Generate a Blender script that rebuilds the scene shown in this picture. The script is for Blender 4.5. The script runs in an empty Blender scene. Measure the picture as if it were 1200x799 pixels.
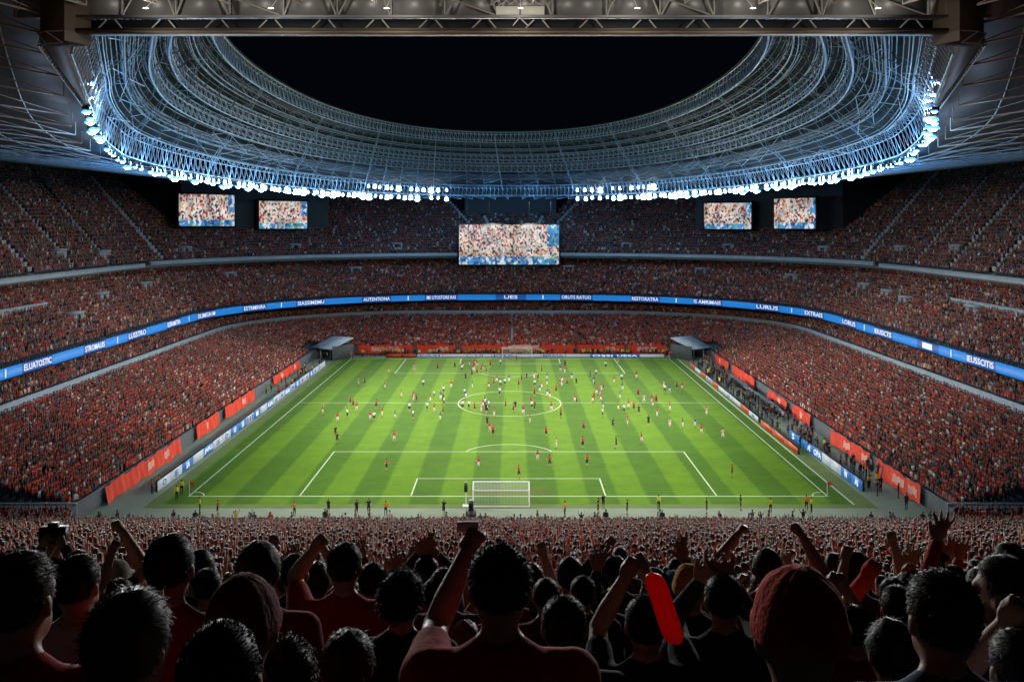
import bpy, bmesh, math, random
import numpy as np
from mathutils import Vector, Matrix

random.seed(7)
RNG = np.random.default_rng(11)
PI = math.pi
scene = bpy.context.scene
COL = scene.collection

# ------------------------------------------------------------------ camera
EYE = 29.2            # camera height above the pitch
F = 1129.0            # focal length in pixels of the 1200 px wide photograph
HZ = 261.0            # horizon row
cam_d = bpy.data.cameras.new('camera')
cam = bpy.data.objects.new('camera', cam_d)
COL.objects.link(cam)
cam.location = (0, 0, EYE)
cam.rotation_euler = (PI / 2, 0, 0)
cam_d.sensor_width = 36.0
cam_d.lens = 36.0 * F / 1200.0
cam_d.shift_y = -(399.5 - HZ) / 1200.0
cam_d.clip_start = 0.05
cam_d.clip_end = 3000
scene.camera = cam

# ------------------------------------------------------------------ night sky, exposure
world = bpy.data.worlds.new('World')
scene.world = world
world.use_nodes = True
wn = world.node_tree.nodes
wn['Background'].inputs['Color'].default_value = (0.05, 0.10, 0.24, 1)
wn['Background'].inputs['Strength'].default_value = 0.012
scene.view_settings.view_transform = 'Standard'
scene.view_settings.look = 'None'
scene.view_settings.exposure = 0.0
scene.view_settings.gamma = 1.0
scene.render.resolution_x, scene.render.resolution_y = 1024, 681
scene.cycles.max_bounces = 5
scene.cycles.diffuse_bounces = 3
scene.cycles.glossy_bounces = 2
scene.cycles.transparent_max_bounces = 4
scene.cycles.use_denoising = True
scene.cycles.caustics_reflective = False
scene.cycles.caustics_refractive = False
scene.cycles.sample_clamp_indirect = 6.0
scene.cycles.use_light_tree = True

SPOT_POWER = 36000.0      # each floodlight cluster
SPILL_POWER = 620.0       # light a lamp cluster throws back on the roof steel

# ------------------------------------------------------------------ plan curves of the roof
def superell(phi, a, b, c, n):
    """phi 0 = right, PI/2 = far; returns x, y"""
    cs, sn = np.cos(phi), np.sin(phi)
    x = a * np.sign(cs) * np.abs(cs) ** (2.0 / n)
    y = c + b * np.sign(sn) * np.abs(sn) ** (2.0 / n)
    return x, y
BEAM_Y = 52.5
PHI_C = math.asin(((150.0 - BEAM_Y - 0.4) / 105.0) ** (2.1 / 2))
def roof_pt(phi, s):
    """s 0 = floodlight ring, 1 = rim of the opening; negative s goes out to the outer edge at s = -1"""
    phi = np.asarray(phi, float)
    x0, y0 = superell(phi, 45.0, 105.0, 150.0, 2.1)
    # the ring runs straight into the ends of the near beam
    beam = y0 <= BEAM_Y + 0.4
    x0 = np.where(beam, 24.3 * np.cos(phi) / math.cos(PHI_C), np.where(y0 < 74, np.sign(x0) * np.maximum(np.abs(x0), 24.3 + .37 * (y0 - 52.9)), x0))
    z0 = EYE + 7.3 + 2.6 * np.clip((100 - y0) / 50.0, 0, 1)
    y0 = np.maximum(y0, BEAM_Y + 0.4)          # the straight beam closes the near end of the ring
    if s >= 0:
        x1, y1 = superell(phi, 30.2, 75.0, 132.0, 2.15)
        x1 = x1 - 2.0
        z1 = np.full_like(x1, EYE + 17.2)
        t, lift = s, 0.0
    else:
        x1, y1 = superell(phi, 109.0, 158.0, 130.0, 3.0)
        z1 = np.full_like(x1, EYE + 13.2)
        t = -s
        lift = 3.0 * np.clip((72 - y0) / 19.0, 0, 1) * (1 - t) if s < -0.005 else 0.0
    x, y, z = x0 + (x1 - x0) * t, y0 + (y1 - y0) * t, z0 + (z1 - z0) * t + lift
    return np.stack([x, y, z], -1)

def lamp_phis(n, lo, hi):
    """angles of n points evenly spaced along the floodlight ring between two angles"""
    p = np.linspace(lo, hi, 2000)
    c = roof_pt(p, 0.0)
    d = np.concatenate([[0], np.cumsum(np.linalg.norm(np.diff(c, axis=0), axis=1))])
    return np.interp(np.linspace(0, d[-1], n), d, p)

# ------------------------------------------------------------------ floodlight beams (real lamps on the ring)
PHI_LO, PHI_HI = math.radians(-66), math.radians(180 + 66)
def add_light(name, kind, loc, power, color, target=None, size=100, blend=0.8, radius=0.6):
    d = bpy.data.lights.new(name, kind)
    d.energy = power
    d.color = color
    d.shadow_soft_size = radius
    if kind == 'SPOT':
        d.spot_size = math.radians(size)
        d.spot_blend = blend
    o = bpy.data.objects.new(name, d)
    COL.objects.link(o)
    o.location = loc
    if target is not None:
        o.rotation_euler = (Vector(target) - Vector(loc)).to_track_quat('-Z', 'Y').to_euler()
    return o
for ph in lamp_phis(30, math.radians(-50), math.radians(230)):
    p = roof_pt(np.array([ph]), 0.0)[0]
    tx, ty = -0.12 * p[0], 152 + 0.22 * (p[1] - 152)
    add_light('floodlight_beam', 'SPOT', (p[0] * 0.985, p[1], p[2] - 0.9), SPOT_POWER, (1.0, 0.965, 0.90), (tx, ty, 0), 86, 0.9, 0.7)
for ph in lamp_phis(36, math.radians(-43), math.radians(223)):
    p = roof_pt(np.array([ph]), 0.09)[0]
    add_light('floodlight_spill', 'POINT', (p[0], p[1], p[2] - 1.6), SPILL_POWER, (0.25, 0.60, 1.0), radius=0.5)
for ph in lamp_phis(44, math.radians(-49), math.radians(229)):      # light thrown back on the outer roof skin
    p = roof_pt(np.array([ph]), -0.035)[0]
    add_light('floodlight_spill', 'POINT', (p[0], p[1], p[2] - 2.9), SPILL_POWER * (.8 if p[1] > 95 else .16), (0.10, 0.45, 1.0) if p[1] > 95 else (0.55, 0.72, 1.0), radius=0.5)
for sx in (-1, 1):                                                   # the lamps on the near ends light the stand below them
    for deg, tx, ty, tz, pw, cone in ((-42, -6, 20, 20, .26, 44), (-38, 6, 34, 17, .5, 46), (-34, -4, 48, 13, 1.5, 60), (-27, 10, 62, 9, 2.1, 74), (-15, 0, 76, 5, 1.8, 84)):
        a = math.radians(deg); p = roof_pt(np.array([a if sx > 0 else PI - a]), 0.0)[0]
        add_light('floodlight_beam', 'SPOT', (p[0] * .97, p[1], p[2] - 1.7), SPOT_POWER * pw, (1.0, 0.965, 0.92), (tx * sx, ty, tz), cone, .9, .6)

# ------------------------------------------------------------------ mesh helpers
def mesh_np(name, V, Fc, smooth=False):
    V = np.asarray(V, np.float32).reshape(-1, 3)
    Fc = np.asarray(Fc, np.int32)
    me = bpy.data.meshes.new(name)
    k = Fc.shape[1]
    me.vertices.add(len(V)); me.vertices.foreach_set('co', V.ravel())
    me.loops.add(Fc.size); me.loops.foreach_set('vertex_index', Fc.ravel())
    me.polygons.add(len(Fc))
    me.polygons.foreach_set('loop_start', np.arange(0, Fc.size, k, dtype=np.int32))
    try:
        me.polygons.foreach_set('loop_total', np.full(len(Fc), k, np.int32))
    except Exception:
        pass
    if smooth:
        me.polygons.foreach_set('use_smooth', np.ones(len(Fc), bool))
    me.update(calc_edges=True)
    me.validate()
    return me

class MB:
    """collects quads (triangles repeat a corner) for ONE mesh object"""
    def __init__(self):
        self.V, self.Q, self.M, self.n = [], [], [], 0
    def add(self, V, Q, m=0):
        V = np.asarray(V, float).reshape(-1, 3); Q = np.asarray(Q, int).reshape(-1, 4)
        self.V.append(V); self.Q.append(Q + self.n); self.n += len(V)
        self.M.append(np.full(len(Q), m, int))
    def grid(self, P, m=0, close=False):
        P = np.asarray(P, float); r, c = P.shape[:2]
        i, j = np.meshgrid(np.arange(r - 1), np.arange(c if close else c - 1), indexing='ij')
        j2 = (j + 1) % c
        Q = np.stack([i * c + j, i * c + j2, (i + 1) * c + j2, (i + 1) * c + j], -1).reshape(-1, 4)
        self.add(P.reshape(-1, 3), Q, m)
    def box(self, c, s, rot=0.0, m=0, tilt=0.0):
        x, y, z = s[0] / 2, s[1] / 2, s[2] / 2
        v = np.array([[-x, -y, -z], [x, -y, -z], [x, y, -z], [-x, y, -z], [-x, -y, z], [x, -y, z], [x, y, z], [-x, y, z]])
        ct, st = math.cos(tilt), math.sin(tilt)
        v = v @ np.array([[1, 0, 0], [0, ct, -st], [0, st, ct]]).T
        cr, sr = math.cos(rot), math.sin(rot)
        v = v @ np.array([[cr, -sr, 0], [sr, cr, 0], [0, 0, 1]]).T + np.array(c)
        self.add(v, [[0, 3, 2, 1], [4, 5, 6, 7], [0, 1, 5, 4], [1, 2, 6, 5], [2, 3, 7, 6], [3, 0, 4, 7]], m)
    def tubes(self, A, B, r, sides=5, m=0):
        A = np.asarray(A, float).reshape(-1, 3); B = np.asarray(B, float).reshape(-1, 3)
        d = B - A; L = np.linalg.norm(d, axis=1, keepdims=True); ok = L[:, 0] > 1e-6
        A, B, d = A[ok], B[ok], d[ok] / L[ok]
        up = np.where(np.abs(d[:, 2:3]) > 0.9, np.array([[1.0, 0, 0]]), np.array([[0, 0, 1.0]]))
        u = np.cross(d, up); u /= np.linalg.norm(u, axis=1, keepdims=True); w = np.cross(d, u)
        ang = np.arange(sides) * 2 * PI / sides + 0.3
        ring = (np.cos(ang)[None, :, None] * u[:, None] + np.sin(ang)[None, :, None] * w[:, None]) * r
        V = np.concatenate([A[:, None] + ring, B[:, None] + ring], 1)
        n = len(A); k = np.arange(sides); k2 = (k + 1) % sides
        q = np.stack([k, k2, k2 + sides, k + sides], -1)
        Q = (np.arange(n)[:, None, None] * 2 * sides + q[None]).reshape(-1, 4)
        self.add(V.reshape(-1, 3), Q, m)
    def path(self, P, r, close=False, sides=5, m=0):
        P = np.asarray(P, float)
        self.tubes(P if close else P[:-1], np.roll(P, -1, 0) if close else P[1:], r, sides, m)
    def build(self, name, mats, parent=None, smooth=False):
        me = mesh_np(name, np.concatenate(self.V), np.concatenate(self.Q), smooth)
        mats = mats if isinstance(mats, (list, tuple)) else [mats]
        for mt in mats: me.materials.append(mt)
        if len(mats) > 1:
            M = np.concatenate(self.M)
            if len(M) == len(me.polygons): me.polygons.foreach_set('material_index', M.astype(np.int32))
        return link(name, me, parent)

def link(name, me, parent=None):
    o = bpy.data.objects.new(name, me)
    COL.objects.link(o)
    if parent is not None: o.parent = parent
    return o
def tag(o, label=None, cat=None, group=None, kind=None):
    if label: o['label'] = label
    if cat: o['category'] = cat
    if group: o['group'] = group
    if kind: o['kind'] = kind
    return o
def empty(name, loc=(0, 0, 0), rz=0.0):
    o = bpy.data.objects.new(name, None)
    COL.objects.link(o); o.location = loc; o.rotation_euler = (0, 0, rz)
    o.empty_display_size = 0.2
    return o
def children_of(o): return list(o.children)
def copy_tree(o, parent=None):
    c = o.copy(); COL.objects.link(c)
    if parent is not None: c.parent = parent
    for ch in children_of(o): copy_tree(ch, c)
    return c

# ------------------------------------------------------------------ materials
def pmat(name, color, rough=0.6, metal=0.0, var=0.12, vscale=3.0, bump=0.0, bscale=30.0, spec=0.5):
    m = bpy.data.materials.new(name); m.use_nodes = True
    nt = m.node_tree; N = nt.nodes; L = nt.links
    b = N['Principled BSDF']
    b.inputs['Roughness'].default_value = rough; b.inputs['Metallic'].default_value = metal
    b.inputs['Specular IOR Level'].default_value = spec
    b.inputs['Base Color'].default_value = (*color, 1)
    tc = N.new('ShaderNodeTexCoord')
    if var:
        nz = N.new('ShaderNodeTexNoise'); nz.inputs['Scale'].default_value = vscale; nz.inputs['Detail'].default_value = 4
        L.new(tc.outputs['Object'], nz.inputs['Vector'])
        mr = N.new('ShaderNodeMapRange'); mr.inputs[3].default_value = 1 - var * 2; mr.inputs[4].default_value = 1 + var * 2
        L.new(nz.outputs['Fac'], mr.inputs[0])
        mx = N.new('ShaderNodeMix'); mx.data_type = 'RGBA'; mx.blend_type = 'MULTIPLY'; mx.inputs[0].default_value = 1
        mx.inputs[6].default_value = (*color, 1)
        L.new(mr.outputs[0], mx.inputs[7]); L.new(mx.outputs[2], b.inputs['Base Color'])
        m['mix'] = mx.name
    if bump:
        n2 = N.new('ShaderNodeTexNoise'); n2.inputs['Scale'].default_value = bscale; n2.inputs['Detail'].default_value = 3
        L.new(tc.outputs['Object'], n2.inputs['Vector'])
        bp = N.new('ShaderNodeBump'); bp.inputs['Strength'].default_value = bump; bp.inputs['Distance'].default_value = 0.01
        L.new(n2.outputs['Fac'], bp.inputs['Height']); L.new(bp.outputs['Normal'], b.inputs['Normal'])
    return m
def emat(name, color, strength, sample=True):
    m = bpy.data.materials.new(name); m.use_nodes = True
    b = m.node_tree.nodes['Principled BSDF']
    b.inputs['Base Color'].default_value = (*[c * 0.5 for c in color], 1)
    b.inputs['Emission Color'].default_value = (*color, 1); b.inputs['Emission Strength'].default_value = strength
    if not sample:
        try: m.cycles.emission_sampling = 'NONE'
        except Exception: pass
    return m
def tint_mat(name, rough, source, var=0.1, vscale=6.0, bump=0.0, bscale=40.0):
    """base colour from the object's own colour (source OBJECT) or from the crowd point's tint (source attribute name)"""
    m = pmat(name, (0.5, 0.5, 0.5), rough, 0, var, vscale, bump, bscale, 0.3)
    N, L = m.node_tree.nodes, m.node_tree.links
    if source == 'OBJECT':
        s = N.new('ShaderNodeObjectInfo'); out = s.outputs['Color']
    else:
        s = N.new('ShaderNodeAttribute'); s.attribute_type = 'INSTANCER'; s.attribute_name = source; out = s.outputs['Color']
    L.new(out, N[m['mix']].inputs[6])
    return m

M = {}
M['concrete'] = pmat('concrete', (0.30, 0.31, 0.31), 0.85, 0, 0.15, 0.6)
M['dark_concrete'] = pmat('dark_concrete', (0.09, 0.10, 0.105), 0.85, 0, 0.15, 0.5)
M['parapet'] = pmat('parapet_paint', (0.29, 0.33, 0.345), 0.6, 0, 0.12, 0.8)
M['pale_hood'] = pmat('pale_hood', (0.46, 0.52, 0.54), 0.6, 0, 0.1, 0.8)
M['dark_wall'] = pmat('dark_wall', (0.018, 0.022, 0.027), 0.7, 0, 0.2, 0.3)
M['steel'] = pmat('blue_lit_steel', (0.44, 0.53, 0.66), 0.4, 0.15, 0.06, 1.0)  # blue of the lamp light is put into the steel colour
M['warm_steel'] = pmat('warm_steel', (0.58, 0.55, 0.50), 0.45, 0.2, 0.1, 1.0)
M['fine_steel'] = pmat('blue_lit_grey_steel', (0.15, 0.19, 0.25), 0.45, 0.2, 0.15, 1.0)  # darker steel, blue lamp light also put into its colour
M['deck'] = pmat('roof_deck', (0.012, 0.015, 0.020), 0.7, 0.0, 0.2, 0.15, 0, 30, .15)
M['membrane'] = pmat('roof_membrane', (0.055, 0.06, 0.066), 0.5, 0.1, 0.12, 0.12)
M['panel'] = pmat('fascia_metal', (0.36, 0.35, 0.34), 0.42, 0.25, 0.18, 0.5)
M['bronze'] = pmat('bronze_cladding', (0.13, 0.10, 0.065), 0.5, 0.2, 0.12, 0.8)
M['tan'] = pmat('tan_beam_paint', (0.36, 0.30, 0.21), 0.55, 0.0, 0.1, 0.8)
M['cream'] = emat('cream_light_panel', (0.60, 0.56, 0.45), 0.5)
M['black'] = pmat('black_plastic', (0.012, 0.012, 0.013), 0.45, 0, 0.1, 5)
M['white'] = pmat('white_paint', (0.78, 0.78, 0.76), 0.5, 0, 0.05, 3)
M['net'] = pmat('net_cord', (0.5, 0.52, 0.5), 0.7, 0, 0.0)
M['line'] = pmat('pitch_paint', (0.46, 0.54, 0.36), 0.8, 0, 0.12, 1.5)
M['track'] = pmat('track_surface', (0.19, 0.235, 0.165), 0.9, 0, 0.12, 0.35)
M['verge'] = pmat('verge_turf', (0.10, 0.155, 0.025), 0.95, 0, 0.16, 0.5)
M['ground'] = pmat('ground_concrete', (0.07, 0.075, 0.075), 0.9, 0, 0.15, 0.2)
M['banner'] = pmat('red_banner_cloth', (0.72, 0.045, 0.010), 0.75, 0, 0.12, 0.7)
M['pink'] = pmat('pale_red_print', (0.75, 0.35, 0.28), 0.75, 0, 0.1, 1)
M['boardblue'] = emat('blue_board', (0.03, 0.22, 0.62), 0.35)
M['boardwhite'] = emat('white_board', (0.72, 0.80, 0.88), 0.25)
M['boardorange'] = pmat('orange_board', (0.62, 0.08, 0.02), 0.5, 0, 0.08, 1)
M['ribbonblue'] = emat('ribbon_blue', (0.012, 0.20, 0.62), 0.72)
M['ribbondark'] = emat('ribbon_navy', (0.010, 0.09, 0.36), 0.6)
M['ribbonwhite'] = emat('ribbon_white', (0.80, 0.86, 1.0), 0.8)
M['halo_ring'] = emat('blue_halo', (0.10, 0.42, 1.0), 2.2, False)  # emission standing in for the blue halo round each lamp
M['lens'] = emat('floodlight_lens', (0.72, 0.90, 1.0), 26.0, False)

def grass_mat():
    m = bpy.data.materials.new('mown_grass'); m.use_nodes = True
    N, L = m.node_tree.nodes, m.node_tree.links
    b = N['Principled BSDF']; b.inputs['Roughness'].default_value = 0.9; b.inputs['Specular IOR Level'].default_value = 0.15
    tc = N.new('ShaderNodeTexCoord'); sp = N.new('ShaderNodeSeparateXYZ')
    nz0 = N.new('ShaderNodeTexNoise'); nz0.inputs['Scale'].default_value = 0.9; nz0.inputs['Detail'].default_value = 2
    L.new(tc.outputs['Object'], nz0.inputs['Vector'])
    L.new(tc.outputs['Object'], sp.inputs[0])
    def math_(op, a, bb, c=None):
        n = N.new('ShaderNodeMath'); n.operation = op
        for i, v in enumerate((a, bb, c)):
            if v is None: continue
            if isinstance(v, (int, float)): n.inputs[i].default_value = v
            else: L.new(v, n.inputs[i])
        return n.outputs[0]
    jit = math_('MULTIPLY_ADD', nz0.outputs['Fac'], 0.30, sp.outputs['X'])
    st = math_('SINE', math_('MULTIPLY', math_('ADD', jit, 1.2), 2 * PI / 6.3), None)
    st = math_('MULTIPLY_ADD', st, 2.6, 0.5)
    cl = N.new('ShaderNodeClamp'); L.new(st, cl.inputs[0])
    # faint cross stripes
    cs = math_('SINE', math_('MULTIPLY', sp.outputs['Y'], 2 * PI / 11.0), None)
    cs = math_('MULTIPLY_ADD', cs, 0.10, 0.0)
    f = math_('ADD', cl.outputs[0], cs)
    mx = N.new('ShaderNodeMix'); mx.data_type = 'RGBA'
    mx.inputs[6].default_value = (0.046, 0.118, 0.0012, 1); mx.inputs[7].default_value = (0.086, 0.182, 0.0018, 1)
    L.new(f, mx.inputs[0])
    nz = N.new('ShaderNodeTexNoise'); nz.inputs['Scale'].default_value = 0.35; nz.inputs['Detail'].default_value = 8; nz.inputs['Roughness'].default_value = 0.7
    L.new(tc.outputs['Object'], nz.inputs['Vector'])
    mr = N.new('ShaderNodeMapRange'); mr.inputs[1].default_value = 0.25; mr.inputs[2].default_value = 0.75; mr.inputs[3].default_value = 0.78; mr.inputs[4].default_value = 1.22
    L.new(nz.outputs['Fac'], mr.inputs[0])
    m2 = N.new('ShaderNodeMix'); m2.data_type = 'RGBA'; m2.blend_type = 'MULTIPLY'; m2.inputs[0].default_value = 1
    L.new(mx.outputs[2], m2.inputs[6]); L.new(mr.outputs[0], m2.inputs[7])
    # worn turf in the goalmouths
    wear = None
    for cy in (104.6, 205.2):
        dx = math_('MULTIPLY', math_('ADD', sp.outputs['X'], .4), .16); dy = math_('MULTIPLY', math_('SUBTRACT', sp.outputs['Y'], cy), .42)
        r2 = math_('ADD', math_('MULTIPLY', dx, dx), math_('MULTIPLY', dy, dy))
        w = math_('SUBTRACT', 1.0, r2)
        wear = w if wear is None else math_('MAXIMUM', wear, w)
    cw = N.new('ShaderNodeClamp'); L.new(math_('MULTIPLY', math_('MULTIPLY', wear, nz.outputs['Fac']), 1.3), cw.inputs[0])
    m3 = N.new('ShaderNodeMix'); m3.data_type = 'RGBA'; m3.inputs[7].default_value = (0.12, 0.105, 0.03, 1)
    L.new(cw.outputs[0], m3.inputs[0]); L.new(m2.outputs[2], m3.inputs[6]); L.new(m3.outputs[2], b.inputs['Base Color'])
    return m
M['grass'] = grass_mat()

# ------------------------------------------------------------------ ground, pitch, track
def sheet(name, x0, x1, y0, y1, z, mat, n=1):
    mb = MB()
    mb.add([[x0, y0, z], [x1, y0, z], [x1, y1, z], [x0, y1, z]], [[0, 1, 2, 3]])
    return tag(mb.build(name, mat), kind='structure')
PX = -0.4
G0, G1, HALF = 103.0, 206.7, 156.2
sheet('ground', -600, 600, -400, 900, -0.06, M['ground'])
sheet('track', -46, 46, 90, 216, 0.0, M['track'])
sheet('verge', PX - 37.4, PX + 37.9, 98.6, 209.0, 0.006, M['verge'])
sheet('pitch', PX - 35.9, PX + 35.9, 100.0, 207.6, 0.012, M['grass'])
mk = MB()
LZ, LW = 0.020, 0.15
def seg(x0, y0, x1, y1, w=LW):
    d = np.array([x1 - x0, y1 - y0]); d = d / np.linalg.norm(d); nrm = np.array([-d[1], d[0]]) * w / 2
    p = np.array([[x0, y0], [x1, y1]])
    q = [p[0] - nrm, p[1] - nrm, p[1] + nrm, p[0] + nrm]
    mk.add([[a[0] + PX, a[1], LZ] for a in q], [[0, 1, 2, 3]])
def arc(cx, cy, rx, ry, a0, a1, n=48):
    t = np.linspace(a0, a1, n)
    for k in range(2):
        pass
    w = LW * 0.5
    P = np.stack([np.stack([cx + PX + (rx - w) * np.cos(t), cy + (ry - w) * np.sin(t), np.full(n, LZ)], -1),
                  np.stack([cx + PX + (rx + w) * np.cos(t), cy + (ry + w) * np.sin(t), np.full(n, LZ)], -1)])
    mk.grid(P)
HW = 34.1
seg(-HW, G0, -HW, G1); seg(HW, G0, HW, G1)
seg(-HW - .1, G0 - .1, HW + .1, G0 - .1, 0.2); seg(-HW, G1 + .1, HW, G1 + .1, 0.22); seg(-HW + .1, HALF, HW - .1, HALF, 0.15)
for s, g in ((1, G0), (-1, G1)):
    seg(-22.3, g + s * .15, -22.3, g + s * 19.8); seg(22.3, g + s * .15, 22.3, g + s * 19.8); seg(-22.4, g + s * 19.9, 22.4, g + s * 19.9, .17)
    seg(-10.4, g + s * .15, -10.4, g + s * 6.9); seg(10.4, g + s * .15, 10.4, g + s * 6.9); seg(-10.5, g + s * 7.0, 10.5, g + s * 7.0, .15)
    cy = g + s * 18.2
    a = math.asin(1.85 / 5.75)
    arc(0, cy, 5.75, 5.75, a if s > 0 else PI + a, PI - a if s > 0 else 2 * PI - a)
    for sx in (-1, 1):
        a0 = {(-1, 1): 0, (1, 1): PI / 2, (1, -1): PI, (-1, -1): 1.5 * PI}[(sx, s)]
        arc(sx * HW, g, 1.5, 1.5, a0, a0 + PI / 2, 14)
arc(0, HALF, 8.3, 10.8, 0, 2 * PI, 90)
seg(HW + 1.75, 99.8, HW + 1.75, G1 + 1, .22)
tag(mk.build('pitch_markings', M['line']), kind='structure')

# ------------------------------------------------------------------ the seating bowl
class Plan:
    """rounded rectangle open towards the viewer: half width A, far end B, corner radius R, near end Y0"""
    def __init__(self, A, B, R, Y0=97.0, n=(60, 48, 40)):
        R = min(R, A - 0.5)
        ys = np.linspace(Y0, B - R, n[0], endpoint=False)
        left = np.stack([np.full_like(ys, -A), ys], -1)
        t = np.linspace(PI, PI / 2, n[1], endpoint=False)
        ca = np.stack([-A + R + R * np.cos(t), B - R + R * np.sin(t)], -1)
        xs = np.linspace(-A + R, A - R, n[2] + 1)
        far = np.stack([xs, np.full_like(xs, B)], -1)
        P = np.concatenate([left, ca, far])
        mir = np.concatenate([left, ca])[::-1] * np.array([-1, 1])
        self.P = np.concatenate([P, mir])
        d = np.gradient(self.P, axis=0); d /= np.linalg.norm(d, axis=1, keepdims=True)
        self.N = np.stack([d[:, 1], -d[:, 0]], -1)      # towards the pitch
    def xyz(self, z):
        return np.concatenate([self.P, np.full((len(self.P), 1), z)], 1)

CROWD_P, CROWD_A, CROWD_K = [], [], []      # crowd points: position, facing angle, zone

def tier(root, inner, outer, z0, z1, rows, Y0, limit=None, aisles=(), zone='lower', spacing=0.48, skip=None, cap=True, mat='dark_concrete'):
    """stepped terrace between two plans; limit(index array) -> rows allowed at each sample; fills the crowd list"""
    pls = []
    for r in range(rows + 1):
        t = r / rows
        pls.append(Plan(inner[0] + (outer[0] - inner[0]) * t, inner[1] + (outer[1] - inner[1]) * t, inner[2] + (outer[2] - inner[2]) * t, Y0))
    n = len(pls[0].P); mb = MB(); lim = np.full(n, rows) if limit is None else limit(n)
    zs = [z0 + (z1 - z0) * r / max(rows - 1, 1) for r in range(rows + 1)]
    for r in range(rows):
        ok = (lim[:-1] > r) & (lim[1:] > r)
        a, b = pls[r].xyz(zs[r]), pls[r + 1].xyz(zs[r])
        idx = np.nonzero(ok)[0]
        if len(idx):
            mb.add(np.concatenate([a, b]), np.stack([idx, idx + 1, idx + 1 + n, idx + n], -1))
            c = pls[r].xyz(zs[r] - (zs[1] - zs[0]))
            mb.add(np.concatenate([c, a]), np.stack([idx, idx + 1, idx + 1 + n, idx + n], -1))
        # seats
        seat = (pls[r].P + pls[r + 1].P) / 2
        L = np.concatenate([[0], np.cumsum(np.linalg.norm(np.diff(seat, axis=0), axis=1))])
        s = np.arange(0.3, L[-1], spacing) ; s = s + RNG.uniform(-.10, .10, len(s))
        fi = np.interp(s, L, np.arange(n))
        x, y = np.interp(s, L, seat[:, 0]), np.interp(s, L, seat[:, 1])
        nx, ny = np.interp(s, L, pls[r].N[:, 0]), np.interp(s, L, pls[r].N[:, 1])
        keep = (np.interp(fi, np.arange(n), lim) > r + 0.5) & (RNG.random(len(s)) > 0.04)
        for (fa, r0, r1, w) in aisles:
            if r0 <= r <= r1: keep &= np.abs(fi - fa) * np.gradient(L)[np.clip(fi.astype(int), 0, n - 1)] > w
        if skip is not None: keep &= ~skip(x, y)
        x, y, nx, ny = x[keep], y[keep], nx[keep], ny[keep]
        CROWD_P.append(np.stack([x, y + RNG.uniform(-.08, .08, len(x)), np.full(len(x), zs[r])], -1))
        CROWD_A.append(np.arctan2(-nx, ny) + RNG.normal(0, 0.18, len(x)))
        CROWD_K.append(np.full(len(x), {'lower': 0, 'mid': 1, 'upper': 2, 'near': 3}[zone]))
    mb.build('terrace', M[mat], root)
    if cap:
        for side in (0, -1):
            e = MB()
            for r in range(rows):
                p, q = pls[r].P[side], pls[r + 1].P[side]
                e.add([[p[0], p[1], z0 - 1.2], [q[0], q[1], z0 - 1.2], [q[0], q[1], zs[r]], [p[0], p[1], zs[r]]], [[0, 1, 2, 3]])
            e.build('end_wall', M['dark_concrete'], root)
    return pls, zs

def strip_wall(root, name, plan, zlo, zhi, thick, mat, sel=None, cap_mat=None):
    """solid wall that follows a plan; sel picks a range of samples"""
    P, N = plan.P, plan.N
    if sel is not None: P, N = P[sel[0]:sel[1]], N[sel[0]:sel[1]]
    n = len(P); o = P - N * thick
    def z(a, v): return np.concatenate([a, np.full((n, 1), v)], 1)
    mb = MB()
    mb.grid(np.stack([z(P, zlo), z(P, zhi), z(o, zhi), z(o, zlo), z(P, zlo)]))
    for k in (0, n - 1):
        mb.add([[*P[k], zlo], [*o[k], zlo], [*o[k], zhi], [*P[k], zhi]], [[0, 1, 2, 3]])
    return mb.build(name, mat, root)

def stair(root, pls, zs, f, r0, r1, w=0.55, mat='concrete', lift=0.1):
    """pale flight of steps up the tier at sample position f"""
    mb = MB(); i = int(f); t = f - i
    for r in range(r0, min(r1, len(pls) - 1)):
        p = pls[r].P[i] * (1 - t) + pls[r].P[i + 1] * t; q = pls[r + 1].P[i] * (1 - t) + pls[r + 1].P[i + 1] * t
        d = pls[r].P[i + 1] - pls[r].P[i]; d = d / np.linalg.norm(d) * w
        z = zs[r] + lift
        mb.add([[*(p - d), z], [*(p + d), z], [*(q + d), z], [*(q - d), z]], [[0, 1, 2, 3]])
        mb.add([[*(p - d), z], [*(p + d), z], [*(p + d), z - .7], [*(p - d), z - .7]], [[0, 1, 2, 3]])
    return mb.build('stairway', M[mat], root)

def vomitory(root, pls, zs, f, r, w=2.2, depth=4, h=1.9):
    """pale concrete entrance box let into the tier: two cheek walls, a roof slab and a black box for the shaded opening"""
    i = int(f); p = pls[r].P[i]; q = pls[min(r + depth, len(pls) - 1)].P[i]
    d = pls[r].P[i + 1] - pls[r].P[i]; d = d / np.linalg.norm(d)
    nn = (q - p) / np.linalg.norm(q - p); L = np.linalg.norm(q - p)
    z = zs[r]; zt = zs[min(r + depth, len(zs) - 1)] + 0.9
    rot = math.atan2(d[1], d[0])
    mb = MB()
    for s in (-1, 1):
        c = (p + q) / 2 + d * s * w / 2
        mb.box((c[0], c[1], z + h / 2 - .3), (0.28, L, h + .5), rot)
    c = (p + q) / 2 + nn * .12
    mb.box((c[0], c[1], z + h + .15), (w + .55, L + .24, 0.34), rot)
    dark = MB(); c = p + nn * L * .55
    dark.box((c[0], c[1], z + h / 2 - .1), (w - .3, .2, h), rot)
    e = mb.build('entrance', M['parapet'], root)
    dark.build('opening', M['black'], e)  # black box stands in for the shade inside the entrance

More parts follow.
